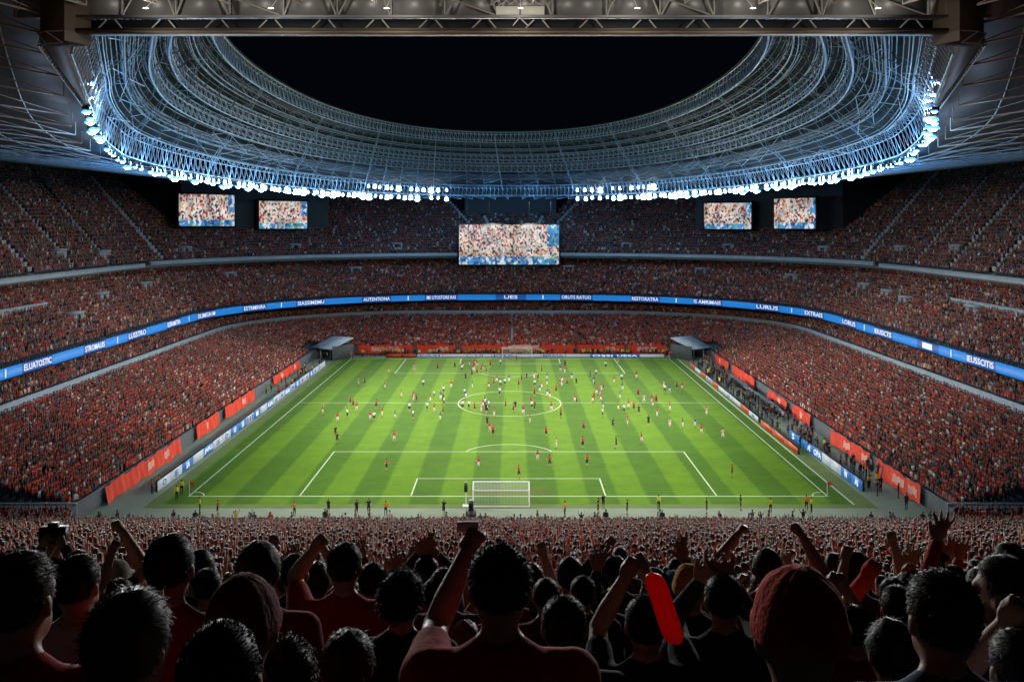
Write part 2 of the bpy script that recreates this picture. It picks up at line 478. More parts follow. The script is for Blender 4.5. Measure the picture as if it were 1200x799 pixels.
# ---- lower tier
low = tag(empty('seating_tier'), 'packed lower seating tier ringing the pitch behind the red banners', 'stand')
def in_tunnel(x, y): return (np.abs(np.abs(x) - 41.0) < 4.2) & (y > 203) & (y < 213.5)
LOW_IN, LOW_OUT = (42.6, 213.2, 7), (61.0, 240.0, 42)
low_aisles = [(k, 0, 24, .40) for k in (14, 32, 50, 118, 128, 138, 178, 206, 224, 242)]
low_pls, low_zs = tier(low, LOW_IN, LOW_OUT, 1.0, 5.1, 25, 93.4, aisles=[(q, 3, 25, .4) for q in (128, 118.5, 138)], zone='lower', skip=in_tunnel)
strip_wall(low, 'front_wall', Plan(42.4, 213.0, 7, 93.4), -0.05, 1.9, 0.18, M['dark_concrete'])
strip_wall(low, 'parapet', Plan(61.1, 240.1, 42, 97), 4.6, 7.35, 0.25, M['parapet'])
for f in (128, 118.5, 138):
    stair(low, low_pls, low_zs, f, 3, 25, .3, lift=.4)
# rows behind the parapet, under the overhang
back = tag(empty('seating_tier'), 'shaded back rows of spectators below the blue ribbon board', 'stand')
bk_pls, bk_zs = tier(back, (61.6, 240.6, 42), (67.5, 247.0, 46), 6.5, 8.9, 7, 96.0, zone='mid', cap=False)
strip_wall(back, 'back_wall', Plan(67.6, 247.1, 46, 96), 5.5, 12.0, 0.3, M['dark_wall'])
# ---- middle tier
mid = tag(empty('seating_tier'), 'middle seating tier rising above the blue ribbon board', 'stand')
mid_pls, mid_zs = tier(mid, (62.6, 240.2, 55), (77.5, 257.0, 72), 11.0, 18.0, 17, 96.0, zone='mid', cap=False)
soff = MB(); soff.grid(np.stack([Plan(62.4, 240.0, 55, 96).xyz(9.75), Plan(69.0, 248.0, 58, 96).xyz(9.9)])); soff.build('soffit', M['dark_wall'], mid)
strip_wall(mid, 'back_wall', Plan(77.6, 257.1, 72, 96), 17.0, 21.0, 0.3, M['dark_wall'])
NS = len(mid_pls[0].P)
for f, r in ((8, 6), (22, 8), (36, 5), (48, 9), (62, 10), (76, 11), (92, 11), (110, 11), (124, 11), (134, 11), (143, 11), (152, 11), (168, 11), (180, 10), (192, 9), (199, 8), (206, 7), (222, 8)):
    vomitory(mid, mid_pls, mid_zs, f, r, w=2.3, depth=3)
mrail = Plan(62.6 + 14.9 * 6 / 17, 240.2 + 16.8 * 6 / 17, 61, 96)
for a, b in ((62, 74), (76, 92), (94, 118), (122, 134), (136, 152), (156, 166), (168, 182)):
    strip_wall(mid, 'walkway_rail', mrail, 13.4, 14.25, 0.12, M['parapet'], (a, b))
for a, b in ((12, 36), (NS - 42, NS - 16)):
    strip_wall(mid, 'balcony_front', Plan(71.0, 250.0, 66, 96), 15.9, 17.1, 0.3, M['parapet'], (a, b))
# ---- upper tier with cut corners for the screens
up = tag(empty('seating_tier'), 'steep dim upper seating tier below the roof edge', 'stand')
UR = 31
def up_limit(n):
    lim = np.full(n, float(UR)); i = np.arange(n)
    m = np.minimum(i, n - 1 - i)
    c0, c1 = 74, 92
    f = np.interp(m, [c0 - 3, c0, c1, c1 + 6], [UR, 9, 9, UR])
    lim = np.minimum(lim, np.round(f))
    return lim
def up_limit_all(n):
    lim = up_limit(n)
    xs = Plan(90, 268, 72, 96).P[:, 0]
    lim[np.abs(xs + .6) < 13.6] = 15
    return lim
UP_IN, UP_OUT = (75.0, 253.0, 70), (105.0, 284.5, 74)
U_ST = [6, 16, 26, 38, 48, 58, 68]
aisle = []
for f in U_ST: aisle += [(f, 0, UR, .8), (NS - 1 - f, 0, UR, .8)]
for f in (112, 119, 138, 145): aisle += [(f, 0, UR, .75)]
up_pls, up_zs = tier(up, UP_IN, UP_OUT, 20.6, 41.2, UR, 96.0, limit=up_limit_all, zone='upper', aisles=aisle, cap=False)
for f in U_ST:
    stair(up, up_pls, up_zs, f, 1, 18 if f % 4 else 28, .75, lift=.95); stair(up, up_pls, up_zs, NS - 1.01 - f, 1, 26 if f % 4 else 30, .75, lift=.95)
for f in (112, 119, 138, 145): stair(up, up_pls, up_zs, f, 3, 24, .4, lift=.9)
strip_wall(up, 'fascia', Plan(74.9, 252.9, 70, 96), 20.2, 21.0, 0.5, M['parapet'], (0, 66))
strip_wall(up, 'fascia', Plan(74.9, 252.9, 70, 96), 20.2, 21.0, 0.5, M['parapet'], (NS - 66, NS))
strip_wall(up, 'fascia', Plan(74.9, 252.7, 70, 96), 20.5, 21.3, 0.5, M['parapet'], (66, NS - 66))
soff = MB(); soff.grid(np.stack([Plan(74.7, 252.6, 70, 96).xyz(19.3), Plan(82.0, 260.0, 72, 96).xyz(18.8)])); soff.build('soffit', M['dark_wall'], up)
for f, r in ((20, 3), (33, 4), (47, 3), (58, 2), (72, 2), (86, 2), (98, 2), (109, 2), (116, 2), (124, 2), (142, 2), (148, 2), (158, 2), (170, 2), (182, 2), (193, 3), (206, 4)):
    vomitory(up, up_pls, up_zs, f, r, w=2.0, depth=2, h=1.7)
# dark walls closing the tier at the back and inside the cut corners
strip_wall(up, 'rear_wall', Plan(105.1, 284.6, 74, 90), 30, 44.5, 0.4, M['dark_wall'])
lim = up_limit_all(NS); w = MB()
for a in range(NS - 1):
    if lim[a] < UR and lim[a + 1] < UR:
        r0, r1 = int(lim[a]), int(lim[a + 1])
        p, q = up_pls[r0].P[a], up_pls[r1].P[a + 1]
        w.add([[*p, up_zs[r0] - .8], [*q, up_zs[r1] - .8], [*q, 41.8], [*p, 41.8]], [[0, 1, 2, 3]])
    elif w.n:
        w.build('screen_wall', M['dark_wall'], up); w = MB()

# ---- near stand in front of the viewer
near = tag(empty('seating_tier'), 'near stand full of spectators in front of the camera', 'stand')
def floor_drop(d):
    d = np.asarray(d, float)
    return np.where(d < 5.2, 1.87 + .30 * d, np.where(d < 10, 3.43 + .42 * (d - 5.2), np.where(d < 22, 5.446 + .33 * (d - 10), 9.406 + (EYE - .55 - 9.406) * (d - 22) / 66.5)))
ROWS = np.arange(-1.6, 88.6, .8)
def floor_z(d):
    """height of the terrace step that holds depth d"""
    k = np.floor((np.asarray(d, float) + 1.6) / .8)
    return EYE - floor_drop(-1.6 + k * .8 + .4)
nb = MB()
prev = None
for d in ROWS:
    z = float(floor_z(d + .4))
    nb.add([[-66, d, z], [66, d, z], [66, d + .8, z], [-66, d + .8, z]], [[0, 1, 2, 3]])
    z2 = float(floor_z(d + 1.2))
    nb.add([[-66, d + .8, z], [66, d + .8, z], [66, d + .8, z2], [-66, d + .8, z2]], [[0, 1, 2, 3]])
nb.build('terrace', M['dark_concrete'], near)
fw = MB(); fw.box((0, 89.0, .5), (84, .25, 1.1)); fw.build('front_wall', M['dark_concrete'], near)
for s in (-1, 1):
    fp = MB(); fp.add([[s * 40, 88.8, .55], [s * 66, 88.8, .55], [s * 66, 92.6, .35], [s * 40, 92.6, .35]], [[0, 1, 2, 3]])
    fp.build('side_apron', M['dark_concrete'], near)
    rl = MB(); rl.box((s * 55, 92.95, 2.1), (26, .16, .24)); rl.box((s * 55, 93.0, 1.0), (26, .06, 1.9)); rl.build('guard_rail', M['parapet'], near)
NEAR_FROM = 9.6
for d in np.arange(NEAR_FROM, 92.4, .8):
    if 86.0 < d <= 88.4: w = 0.01
    elif d > 88.4:
        w = 58
    else: w = .56 * d + 4
    x = np.arange(-w, w, .5); x = x + RNG.uniform(-.11, .11, len(x))
    keep = RNG.random(len(x)) > .03
    if d > 88.4: keep &= np.abs(x) > 40 + (d - 88) * .6
    if 87.5 < d < 88.5: keep &= RNG.random(len(x)) > .3
    x = x[keep]
    z = float(floor_z(d)) if d <= 88.4 else .5
    CROWD_P.append(np.stack([x, np.full(len(x), d) + RNG.uniform(-.1, .1, len(x)), np.full(len(x), z)], -1))
    CROWD_A.append(RNG.normal(0, .3, len(x)) + (RNG.random(len(x)) < .22) * RNG.uniform(1.2, 5.0, len(x)))
    CROWD_K.append(np.full(len(x), 3))

# ------------------------------------------------------------------ roof
roof = tag(empty('stadium_roof', (0, 0, 0)), 'oval steel stadium roof with an open centre and blue lit lattice trusses', 'roof')
PH = np.linspace(0, 2 * PI, 361)[:-1]
def dz(P, z): Q = P.copy(); Q[:, 2] += z; return Q
mb = MB(); mb.grid(np.stack([dz(roof_pt(PH, s), 2.5) for s in np.linspace(0.0, 1.0, 9)]), close=True); mb.build('inner_deck', M['deck'], roof, True)
mb = MB(); mb.grid(np.stack([roof_pt(PH, s) for s in (-0.008, -.03, -.1, -.2, -.3, -.4, -.5, -.6, -.7, -.8, -.9, -1.0)]), close=True); mb.build('outer_membrane', M['membrane'], roof, True)
def ring_truss(s, lo, hi, n, r, name, mat, lo_phi=0, hi_phi=2 * PI, close=True, off=0.0, flat=0.0):
    p = np.linspace(lo_phi, hi_phi, n + (0 if close else 1), endpoint=not close)
    a, b = dz(roof_pt(p, s), lo), dz(roof_pt(p, s + off), hi)
    c = dz(roof_pt(p, s + flat), hi) if flat else None
    mb = MB()
    mb.path(a, r * 1.5, close); mb.path(b, r * 1.5, close)
    half = (p[1] - p[0]) / 2
    nx = lambda P: np.roll(P, -1, 0) if close else P[1:]
    k = slice(None) if close else slice(None, -1)
    mb.tubes(a, b, r * .8, 4); mb.tubes(a[k], nx(b), r * .8, 4)
    if c is not None:
        mb.path(c, r * 1.3, close); mb.tubes(a, c, r * .8, 4); mb.tubes(b, c, r * .7, 4); mb.tubes(b[k], nx(c), r * .6, 4)
    return mb.build(name, M[mat], roof)
ring_truss(0.0, -0.3, 1.4, 240, .045, 'floodlight_truss', 'steel', PHI_LO, PHI_HI, False, off=.03, flat=.09)
ring_truss(0.25, 1.0, 2.0, 110, .055, 'ring_truss', 'fine_steel', flat=.02)
ring_truss(0.45, .6, 2.0, 190, .055, 'ring_truss', 'steel', flat=.035)
ring_truss(0.62, .5, 2.0, 190, .055, 'ring_truss', 'steel', flat=.035)
ring_truss(0.82, 1.0, 2.0, 110, .05, 'ring_truss', 'fine_steel', flat=.02)
ring_truss(0.985, .2, 2.4, 230, .06, 'rim_truss', 'steel', flat=-.035)
NR = 64
for k in range(NR):
    ph = np.array([2 * PI * (k + .5) / NR])
    if math.sin(ph[0]) < -.80: continue
    S = np.linspace(0.02, .97, 15)
    a = np.concatenate([dz(roof_pt(ph, s), .8 + .7 * abs(math.sin(s * 9))) for s in S]); b = np.concatenate([dz(roof_pt(ph, s), 2.1) for s in S])
    mb = MB(); mb.path(a, .05); mb.path(b, .045)
    mb.tubes(a[0::2], b[0::2], .035, 4); mb.tubes(a[0:-1:2], b[1::2], .035, 4); mb.tubes(a[2::2], b[1::2], .035, 4)
    mb.build('radial_truss', M['fine_steel' if k % 4 else 'steel'], roof)
rp_ = random.Random(8)
for s in np.linspace(.05, .96, 40):
    mb = MB(); mb.path(dz(roof_pt(np.linspace(0, 2 * PI, 240, endpoint=False), s + .006 * math.sin(s * 70)), 1.5 + .6 * math.sin(s * 37)), .045, True, 4)
    mb.build('purlin', M['fine_steel' if rp_.random() < .55 else 'steel'], roof)
SB = np.linspace(.04, .96, 9)
rb = random.Random(5)
for s0, s1 in zip(SB[:-1], SB[1:]):
    mb = MB(); A, B = [], []
    for k in range(NR):
        for a, b in ((k, k + 1), (k + 1, k)):
            if rb.random() < .42 and math.sin(2 * PI * k / NR) > -.8:
                p0 = roof_pt(np.array([2 * PI * (a + .5) / NR]), s0)[0]; p1 = roof_pt(np.array([2 * PI * (b + .5) / NR]), s1)[0]
                h = rb.uniform(.9, 2.0)
                A.append(p0 + [0, 0, h]); B.append(p1 + [0, 0, h + rb.uniform(-.6, .6)])
    mb.tubes(A, B, .04, 4); mb.build('bracing', M['steel' if s0 < .3 else 'fine_steel'], roof)
# outer part: rafters and hoops under the membrane
for k in range(100):
    ph = np.array([2 * PI * (k + .25) / 100])
    if roof_pt(ph, -.5)[0][1] < 5: continue
    S = np.linspace(-.02, -.95, 13)
    a = np.concatenate([dz(roof_pt(ph, s), -.18) for s in S]); b = np.concatenate([dz(roof_pt(ph, s), -1.25 + .9 * (-s)) for s in S])
    mb = MB(); mb.path(b, .06); mb.tubes(a[0::2], b[0::2], .04, 4); mb.tubes(b[0:-1:2], a[1::2], .04, 4); mb.tubes(b[2::2], a[1::2], .04, 4)
    mb.build('outer_rafter', M['warm_steel' if roof_pt(ph, 0.)[0][1] < 95 else 'steel'], roof)
for s in (-.06, -.12, -.19, -.26, -.34, -.42, -.5, -.6, -.7, -.8, -.9):
    mb = MB(); mb.path(dz(roof_pt(PH, s), -.3), .05, True, 4); mb.build('hoop_pipe', M['warm_steel'], roof)
mb = MB(); mb.path(dz(roof_pt(PH, -.985), -.3), .2, True, 5); mb.build('edge_pipe', M['parapet'], roof)
# bronze box girder on the near ends of the ring
for sg in (0, 1):
    p = np.linspace(math.radians(-68.5), math.radians(-47), 24); p = p if sg == 0 else PI - p
    base = roof_pt(p, 0.0); out = roof_pt(p, -0.25); d = out - base; d[:, 2] = 0; d /= np.linalg.norm(d, axis=1, keepdims=True)
    wd = np.linspace(1.75, .25, 24)[:, None]
    a = base + d * .28; b = a + d * wd
    mb = MB(); mb.grid(np.stack([dz(a, -.15), dz(b, -.15), dz(b, 3.3), dz(a, 3.3), dz(a, -.15)]))
    for e in (0, -1): mb.add([dz(a, -.15)[e], dz(b, -.15)[e], dz(b, 3.3)[e], dz(a, 3.3)[e]], [[0, 1, 2, 3]])
    mb.build('gutter_girder', M['bronze'], roof)
    mb = MB(); c = b + d * .12
    mb.path(dz(c, -.3), .045); mb.path(dz(c, .35), .04); mb.tubes(dz(c, -.3)[:-1], dz(c, .35)[1:], .03, 4); mb.build('gutter_truss', M['warm_steel'], roof)

# near beam that closes the ring
beam = tag(empty('roof_beam', (0, BEAM_Y, EYE + 10)), 'long straight beige roof beam across the top with grey fascia panels and struts', 'beam')
def bm(name, mat, boxes, tubes=(), r=.06, par=beam):
    mb = MB()
    for c, s in boxes: mb.box((c[0], c[1], c[2] - 10), s)
    if len(tubes): mb.tubes([(a[0], a[1], a[2] - 10) for a, b in tubes], [(b[0], b[1], b[2] - 10) for a, b in tubes], r, 6)
    return mb.build(name, mat, par)
bm('bottom_chord', M['tan'], [((0, -.35, 10.27), (49.6, .9, .2))])
bm('chord_lip', M['bronze'], [((0, -.83, 10.36), (49.4, .05, .14))])
bm('recess_shade', M['dark_wall'], [((0, .35, 10.75), (49.6, .3, .66))])  # near-black wall stands in for the shade of an open truss
bm('top_chord', M['panel'], [((0, -.55, 11.08), (51.5, .5, .13))])
bm('recess_strut', M['warm_steel'], [], [((x, -.2, 10.45), (x + dx, -.2, 11.0)) for i, x in enumerate(np.arange(-24, 24, 1.45)) for dx in ((.55 if i % 2 else -.45),)], .045)
for i, x in enumerate(np.arange(-27.0, 26, 2.92)):
    pn = bm('fascia_panel', M['panel'], [((x + 1.46, .02 + .05 * (i % 3), 12.2), (2.84, .08, 2.1))])
    tb = [((x, -.22, 11.12), (x, -.22, 13.3))]
    if i % 3 != 1: tb += [((x, -.25, 11.15), (x + (.75 if i % 2 else 1.1), -.25, 13.2)), ((x + 2.9, -.28, 11.15), (x + 2.1, -.28, 13.2))]
    if i % 4 == 0: tb += [((x + .1, -.3, 12.2), (x + 2.7, -.3, 11.25))]
    bm('fascia_strut', M['warm_steel'], [], tb, .055)
bm('knee_brace', M['warm_steel'], [], [((.4, -.86, 10.98), (.05, -.86, 10.55)), ((.4, -.86, 10.98), (.85, -.86, 10.55))], .03)
for x in (-.23, 1.12): bm('light_panel', M['cream'], [((x, -.34, 11.46), (1.26, .1, .46))])
mbx = bm('lattice', M['warm_steel'], [], [((x, -.42, 11.75 + .3 * (k % 2)), (x + .5, -.42, 11.75 + .3 * ((k + 1) % 2))) for k, x in enumerate(np.arange(-1.2, 2.0, .25))], .025)

for x in (-19, -12.5, -6.5, .45, 6.5, 12.5, 19):        # added fill lights with invented fixtures, to brighten the beam fascia
    mb = MB(); mb.box((x, -2.5, 1.12), (.30, .10, .06)); mb.tubes([(x, -2.5, 1.15)], [(x, -.3, 2.4)], .02); mb.build('fill_fixture', M['cream'], beam)
    add_light('fascia_fill', 'POINT', (x, BEAM_Y - 2.7, EYE + 10.95), 120, (1.0, .94, .85), radius=.3)

# ------------------------------------------------------------------ floodlights: each lamp a thing on the ring truss
def make_floodlight():
    root = empty('floodlight')
    mb = MB(); mb.box((0, 0, 0), (.95, .36, .70)); mb.box((0, .22, 0), (.7, .1, .5))
    for k in range(5): mb.box((-.36 + .18 * k, .3, 0), (.03, .14, .52))
    mb.build('housing', M['black'], root)
    mb = MB(); n = 14; t = np.arange(n) * 2 * PI / n
    ringp = lambda r, y: np.stack([r * 1.25 * np.cos(t), np.full(n, y), r * .95 * np.sin(t)], -1)
    mb.grid(np.stack([ringp(.36, -.18), ringp(.34, -.25), ringp(.2, -.30), ringp(.02, -.31)]), close=True)
    # bowl shaped diffuser under the housing
    bowl = lambda r, z: np.stack([r * 1.15 * np.cos(t), -.02 + r * .75 * np.sin(t), np.full(n, z)], -1)
    mb.grid(np.stack([bowl(.40, -.33), bowl(.46, -.45), bowl(.42, -.62), bowl(.26, -.74), bowl(.02, -.78)]), close=True)
    mb.build('lens', M['lens'], root)
    mb = MB(); mb.grid(np.stack([bowl(.52, -.30), bowl(.66, -.40), bowl(.70, -.55), bowl(.66, -.57), bowl(.47, -.42), bowl(.52, -.30)]), close=True); mb.build('halo_ring', M['halo_ring'], root)  # glowing ring added to give the lamp its blue halo
    mb = MB(); mb.tubes([(-.5, .05, 0), (.5, .05, 0), (-.5, .05, .62)], [(-.5, .05, .62), (.5, .05, .62), (.5, .05, .62)], .035); mb.tubes([(0, .05, .62)], [(0, .05, 1.0)], .05)
    mb.build('bracket', M['steel'], root)
    return root
proto = make_floodlight(); first = True
spots = []
rl = random.Random(3)
for ph in lamp_phis(168, math.radians(-50.5), math.radians(230.5)):
    p = roof_pt(np.array([ph]), 0.0)[0]
    if abs(p[0]) < 15.5 and p[1] > 200: continue
    spots.append((p, 0))
    if 16 < abs(p[0]) < 34 and p[1] > 200: spots.append((p, 1))
    elif p[1] < 78: spots.append((p, 1))
for p, row in spots:
    if rl.random() < .10: continue
    o = proto if first else copy_tree(proto); first = False
    tgt = Vector((-.15 * p[0], 150 + .2 * (p[1] - 150), 0))
    loc = Vector((p[0], p[1], p[2] - .95 + row * 2.2 + rl.uniform(-.12, .12)))
    dv = loc - tgt
    o.location = loc + Vector((rl.uniform(-.2, .2), rl.uniform(-.2, .2), 0)); o.rotation_euler = (rl.uniform(-.12, .05), 0, math.atan2(-dv.x, dv.y) + rl.uniform(-.15, .15))
    sc_ = rl.choice((.5, .55, .65, .75, .85, 1.1)) * (.8 if p[1] < 110 else 1.15); o.scale = (sc_,) * 3
    where = ('far end of the roof ring' if p[1] > 215 else 'left curve of the roof ring' if p[0] < 0 else 'right curve of the roof ring')
    if row: lab = 'blue white floodlight in the upper row on the ' + where
    else: lab = 'blue white floodlight hanging in the lower row on the ' + where
    tag(o, lab, 'floodlight', 'floodlights along the roof ring')

# ------------------------------------------------------------------ text
FONT_CACHE = {}
def text_mesh(body):
    if body in FONT_CACHE: return FONT_CACHE[body]
    cu = bpy.data.curves.new('lettering', 'FONT'); cu.body = body; cu.size = 1.0; cu.resolution_u = 2; cu.offset = .012; cu.extrude = .012
    o = bpy.data.objects.new('lettering', cu); COL.objects.link(o)
    bpy.context.view_layer.update()
    me = bpy.data.meshes.new_from_object(o.evaluated_get(bpy.context.evaluated_depsgraph_get()))
    bpy.data.objects.remove(o); bpy.data.curves.remove(cu)
    v = np.empty(len(me.vertices) * 3, np.float32); me.vertices.foreach_get('co', v); v = v.reshape(-1, 3)
    lo, hi = v.min(0), v.max(0)
    v[:, 0] = (v[:, 0] - lo[0]) / (hi[0] - lo[0]) - .5; v[:, 1] = (v[:, 1] - lo[1]) / (hi[1] - lo[1]) - .5
    me.vertices.foreach_set('co', v.ravel()); me.update()
    FONT_CACHE[body] = me
    return me
def put_text(body, parent, centre, right, normal, w, h, mat, gap=.03, name='lettering'):
    """letters w x h on a surface through centre; right and normal are unit vectors in the parent's space, text stays upright"""
    me = text_mesh(body)
    key = body + mat
    if key not in FONT_CACHE:
        me = me.copy(); me.materials.clear(); me.materials.append(M[mat]); FONT_CACHE[key] = me
    o = link(name, FONT_CACHE[key], parent)
    r, n = Vector(right).normalized(), Vector(normal).normalized(); u = n.cross(r)
    mt = Matrix((r * w, u * h, n)).transposed().to_4x4(); mt.translation = Vector(centre) + n * gap
    o.matrix_local = mt
    return o

# ------------------------------------------------------------------ blue ribbon board on the middle tier
rib = tag(empty('ribbon_board'), 'long blue ribbon board with white lettering round the middle tier', 'sign')
pl = Plan(62.3, 239.9, 55, 97.0)
D = np.concatenate([[0], np.cumsum(np.linalg.norm(np.diff(pl.P, axis=0), axis=1))])
WORDS = ['PITIS', 'ELUATOSTIC', 'STROMAUIS', 'LUSSTRO', 'EESRAMSTRA', 'DLSMEUN IM', 'ESTRMINRA', 'SIASSIMEMU', 'AUTENTIONA', 'ME UTOSTORE RAS', 'UES', 'ORUTS RATUO', 'RESTORATRA', 'IS AMRIMAIS', 'LURUS', 'EXTRAIS', 'LORUS', 'IEIUSSCTIS', 'I', 'IEUSSCITIS', 'IEASTUERTRAMI']
cuts, c, k = [], 0.0, 0
while c < D[-1] - 3:
    w = (9.6, 7.4)[k % 2] if k % 4 < 2 else (8.6, 8.0)[k % 2]
    cuts.append((c, min(c + w, D[-1]))); c += w; k += 1
ip = lambda s: np.array([np.interp(s, D, pl.P[:, 0]), np.interp(s, D, pl.P[:, 1])])
wi = 0
for k, (a, b) in enumerate(cuts):
    A, B = ip(a + .04), ip(b - .04)
    ss = np.linspace(a + .04, b - .04, 7); Pp = np.array([ip(s) for s in ss])
    d = B - A; L = np.linalg.norm(d); d = d / L; n = np.array([d[1], -d[0]])
    istext = k % 2 == 1
    mb = MB(); z0, z1 = 9.95, 11.30
    f = np.concatenate([Pp, np.full((7, 1), 0)], 1)
    bk = f - np.array([n[0], n[1], 0]) * .22
    zz = lambda P, z: P + np.array([0, 0, z])
    mb.grid(np.stack([zz(f, z0 + .22), zz(f, z1), zz(bk, z1), zz(bk, z0), zz(f, z0), zz(f, z0 + .22)]))
    p = mb.build('panel', M['ribbondark'] if istext else M['ribbonblue'], rib)
    if istext:
        bulge = np.abs((Pp - A) @ n).max() * np.sign(((Pp - A) @ n)[3] + 1e-9)
        m_ = (A + B) / 2 + n * max(0.0, float(((Pp - A) @ n).max()))
        word = WORDS[wi % len(WORDS)]; wi += 1
        put_text(word, p, (m_[0], m_[1], 10.70), (d[0], d[1], 0), (n[0], n[1], 0), L * .92 * (1 if len(word) > 4 else .5), 0.86, 'ribbonwhite', .05)
    else:
        if k % 4 == 2:
            m_ = ip((a + b) / 2); put_text('I', p, (m_[0], m_[1], 10.70), (d[0], d[1], 0), (n[0], n[1], 0), .25, 1.0, 'ribbonwhite', .12)

# ------------------------------------------------------------------ video screens
def screen_mat(name, seed, strength):
    m = bpy.data.materials.new(name); m.use_nodes = True
    N, L = m.node_tree.nodes, m.node_tree.links
    b = N['Principled BSDF']; b.inputs['Base Color'].default_value = (.02, .02, .02, 1); b.inputs['Roughness'].default_value = .35
    tc = N.new('ShaderNodeTexCoord'); mp = N.new('ShaderNodeMapping'); mp.inputs['Location'].default_value = (seed, 0, seed * .7); mp.inputs['Scale'].default_value = (1, 1, .8)
    L.new(tc.outputs['Object'], mp.inputs[0])
    nz = N.new('ShaderNodeTexNoise'); nz.inputs['Scale'].default_value = .9; nz.inputs['Detail'].default_value = 2
    L.new(mp.outputs[0], nz.inputs['Vector'])
    ad = N.new('ShaderNodeMix'); ad.data_type = 'RGBA'; ad.blend_type = 'LINEAR_LIGHT'; ad.inputs[0].default_value = .35
    L.new(mp.outputs[0], ad.inputs[6]); L.new(nz.outputs['Color'], ad.inputs[7])
    def vor(scale):
        v = N.new('ShaderNodeTexVoronoi'); v.inputs['Scale'].default_value = scale; v.inputs['Randomness'].default_value = 1
        L.new(ad.outputs[2], v.inputs['Vector']); return v
    v1 = vor(2.6)
    sp = N.new('ShaderNodeSeparateColor'); L.new(v1.outputs['Color'], sp.inputs[0])
    def ramp(cols):
        r = N.new('ShaderNodeValToRGB'); r.color_ramp.interpolation = 'CONSTANT'
        e = r.color_ramp.elements
        for i, (p, c) in enumerate(cols):
            el = e[i] if i < 2 else e.new(p)
            el.position = p; el.color = (*c, 1)
        return r
    r = ramp([(0, (.80, .80, .76)), (.30, (.86, .62, .50)), (.42, (.78, .10, .06)), (.53, (.90, .90, .88)), (.66, (.90, .42, .12)), (.70, (.35, .50, .52)), (.76, (.04, .05, .08)), (.88, (.92, .80, .60)), (.93, (.22, .05, .05))])
    L.new(sp.outputs[0], r.inputs[0])
    r2 = ramp([(0, (.10, .35, .75)), (.35, (.70, .85, .92)), (.55, (.04, .12, .42)), (.75, (.10, .50, .45)), (.88, (.85, .88, .86))])
    v2 = vor(1.5); s2 = N.new('ShaderNodeSeparateColor'); L.new(v2.outputs['Color'], s2.inputs[0]); L.new(s2.outputs[1], r2.inputs[0])
    # the lower edge of the picture shows blue boards, the right edge a blue graphic
    g = N.new('ShaderNodeSeparateXYZ'); L.new(tc.outputs['Generated'], g.inputs[0])
    lo = N.new('ShaderNodeMath'); lo.operation = 'LESS_THAN'; lo.inputs[1].default_value = .2; L.new(g.outputs['Z'], lo.inputs[0])
    rt = N.new('ShaderNodeMath'); rt.operation = 'GREATER_THAN'; rt.inputs[1].default_value = .88; L.new(g.outputs['X'], rt.inputs[0])
    up_ = N.new('ShaderNodeMath'); up_.operation = 'GREATER_THAN'; up_.inputs[1].default_value = .45; L.new(g.outputs['Z'], up_.inputs[0])
    an = N.new('ShaderNodeMath'); an.operation = 'MULTIPLY'; L.new(rt.outputs[0], an.inputs[0]); L.new(up_.outputs[0], an.inputs[1])
    mxx = N.new('ShaderNodeMath'); mxx.operation = 'MAXIMUM'; L.new(lo.outputs[0], mxx.inputs[0]); L.new(an.outputs[0], mxx.inputs[1])
    mx = N.new('ShaderNodeMix'); mx.data_type = 'RGBA'; L.new(mxx.outputs[0], mx.inputs[0]); L.new(r.outputs[0], mx.inputs[6]); L.new(r2.outputs[0], mx.inputs[7])
    big = N.new('ShaderNodeTexNoise'); big.inputs['Scale'].default_value = .38; big.inputs['Detail'].default_value = 5; L.new(mp.outputs[0], big.inputs['Vector'])
    bm_ = N.new('ShaderNodeMapRange'); bm_.inputs[1].default_value = .35; bm_.inputs[2].default_value = .65; bm_.inputs[3].default_value = .45; bm_.inputs[4].default_value = 1.15; L.new(big.outputs['Fac'], bm_.inputs[0])
    ml = N.new('ShaderNodeMix'); ml.data_type = 'RGBA'; ml.blend_type = 'MULTIPLY'; ml.inputs[0].default_value = 1; L.new(mx.outputs[2], ml.inputs[6]); L.new(bm_.outputs[0], ml.inputs[7])
    L.new(ml.outputs[2], b.inputs['Emission Color']); b.inputs['Emission Strength'].default_value = strength
    return m
def screen(name, label, a, b, zb, zt, seed, header=0):
    a, b = np.array(a), np.array(b); c = (a + b) / 2; d = b - a; w = np.linalg.norm(d)
    root = tag(empty(name, (c[0], c[1], zb), math.atan2(d[1], d[0])), label, 'video screen', 'video screens around the bowl')
    h = zt - zb
    mb = MB(); mb.box((0, .5, h / 2), (w + .9, .7, h + .8)); mb.build('frame', M['black'], root)
    mb = MB(); mb.box((0, .10, h / 2), (w, .06, h)); mb.build('display', screen_mat('screen_picture', seed, .85), root)
    mb = MB()
    for x in (-w * .42, -w * .2, w * .2, w * .42): mb.tubes([(x, .6, h + .35)], [(x, .6, h + header)], .09, 6)
    mb.build('hanger', M['black'], root)
    return root
U = lambda px, dd: (px - 600) * dd / F
Z = lambda py, dd: EYE + (HZ - py) * dd / F
screen('video_screen', 'large central video screen showing a bright crowd above the far stand', (U(538, 249), 249), (U(655, 249), 249), Z(310, 249), Z(263.5, 249), 3.0, 6.0)
screen('video_screen', 'far left video screen, the larger of the left corner pair', (U(210, 218), 218), (U(275, 229), 229), Z(265, 223), Z(228, 223), 17.0, 4)
screen('video_screen', 'smaller video screen of the left corner pair, nearer the far stand', (U(304, 238), 238), (U(360, 246), 246), Z(268, 242), Z(236, 242), 31.0, 4)
screen('video_screen', 'video screen of the right corner pair nearer the far stand, squarer and lower', (U(825, 246), 246), (U(880, 238), 238), Z(268.5, 242), Z(238, 242), 47.0, 4)
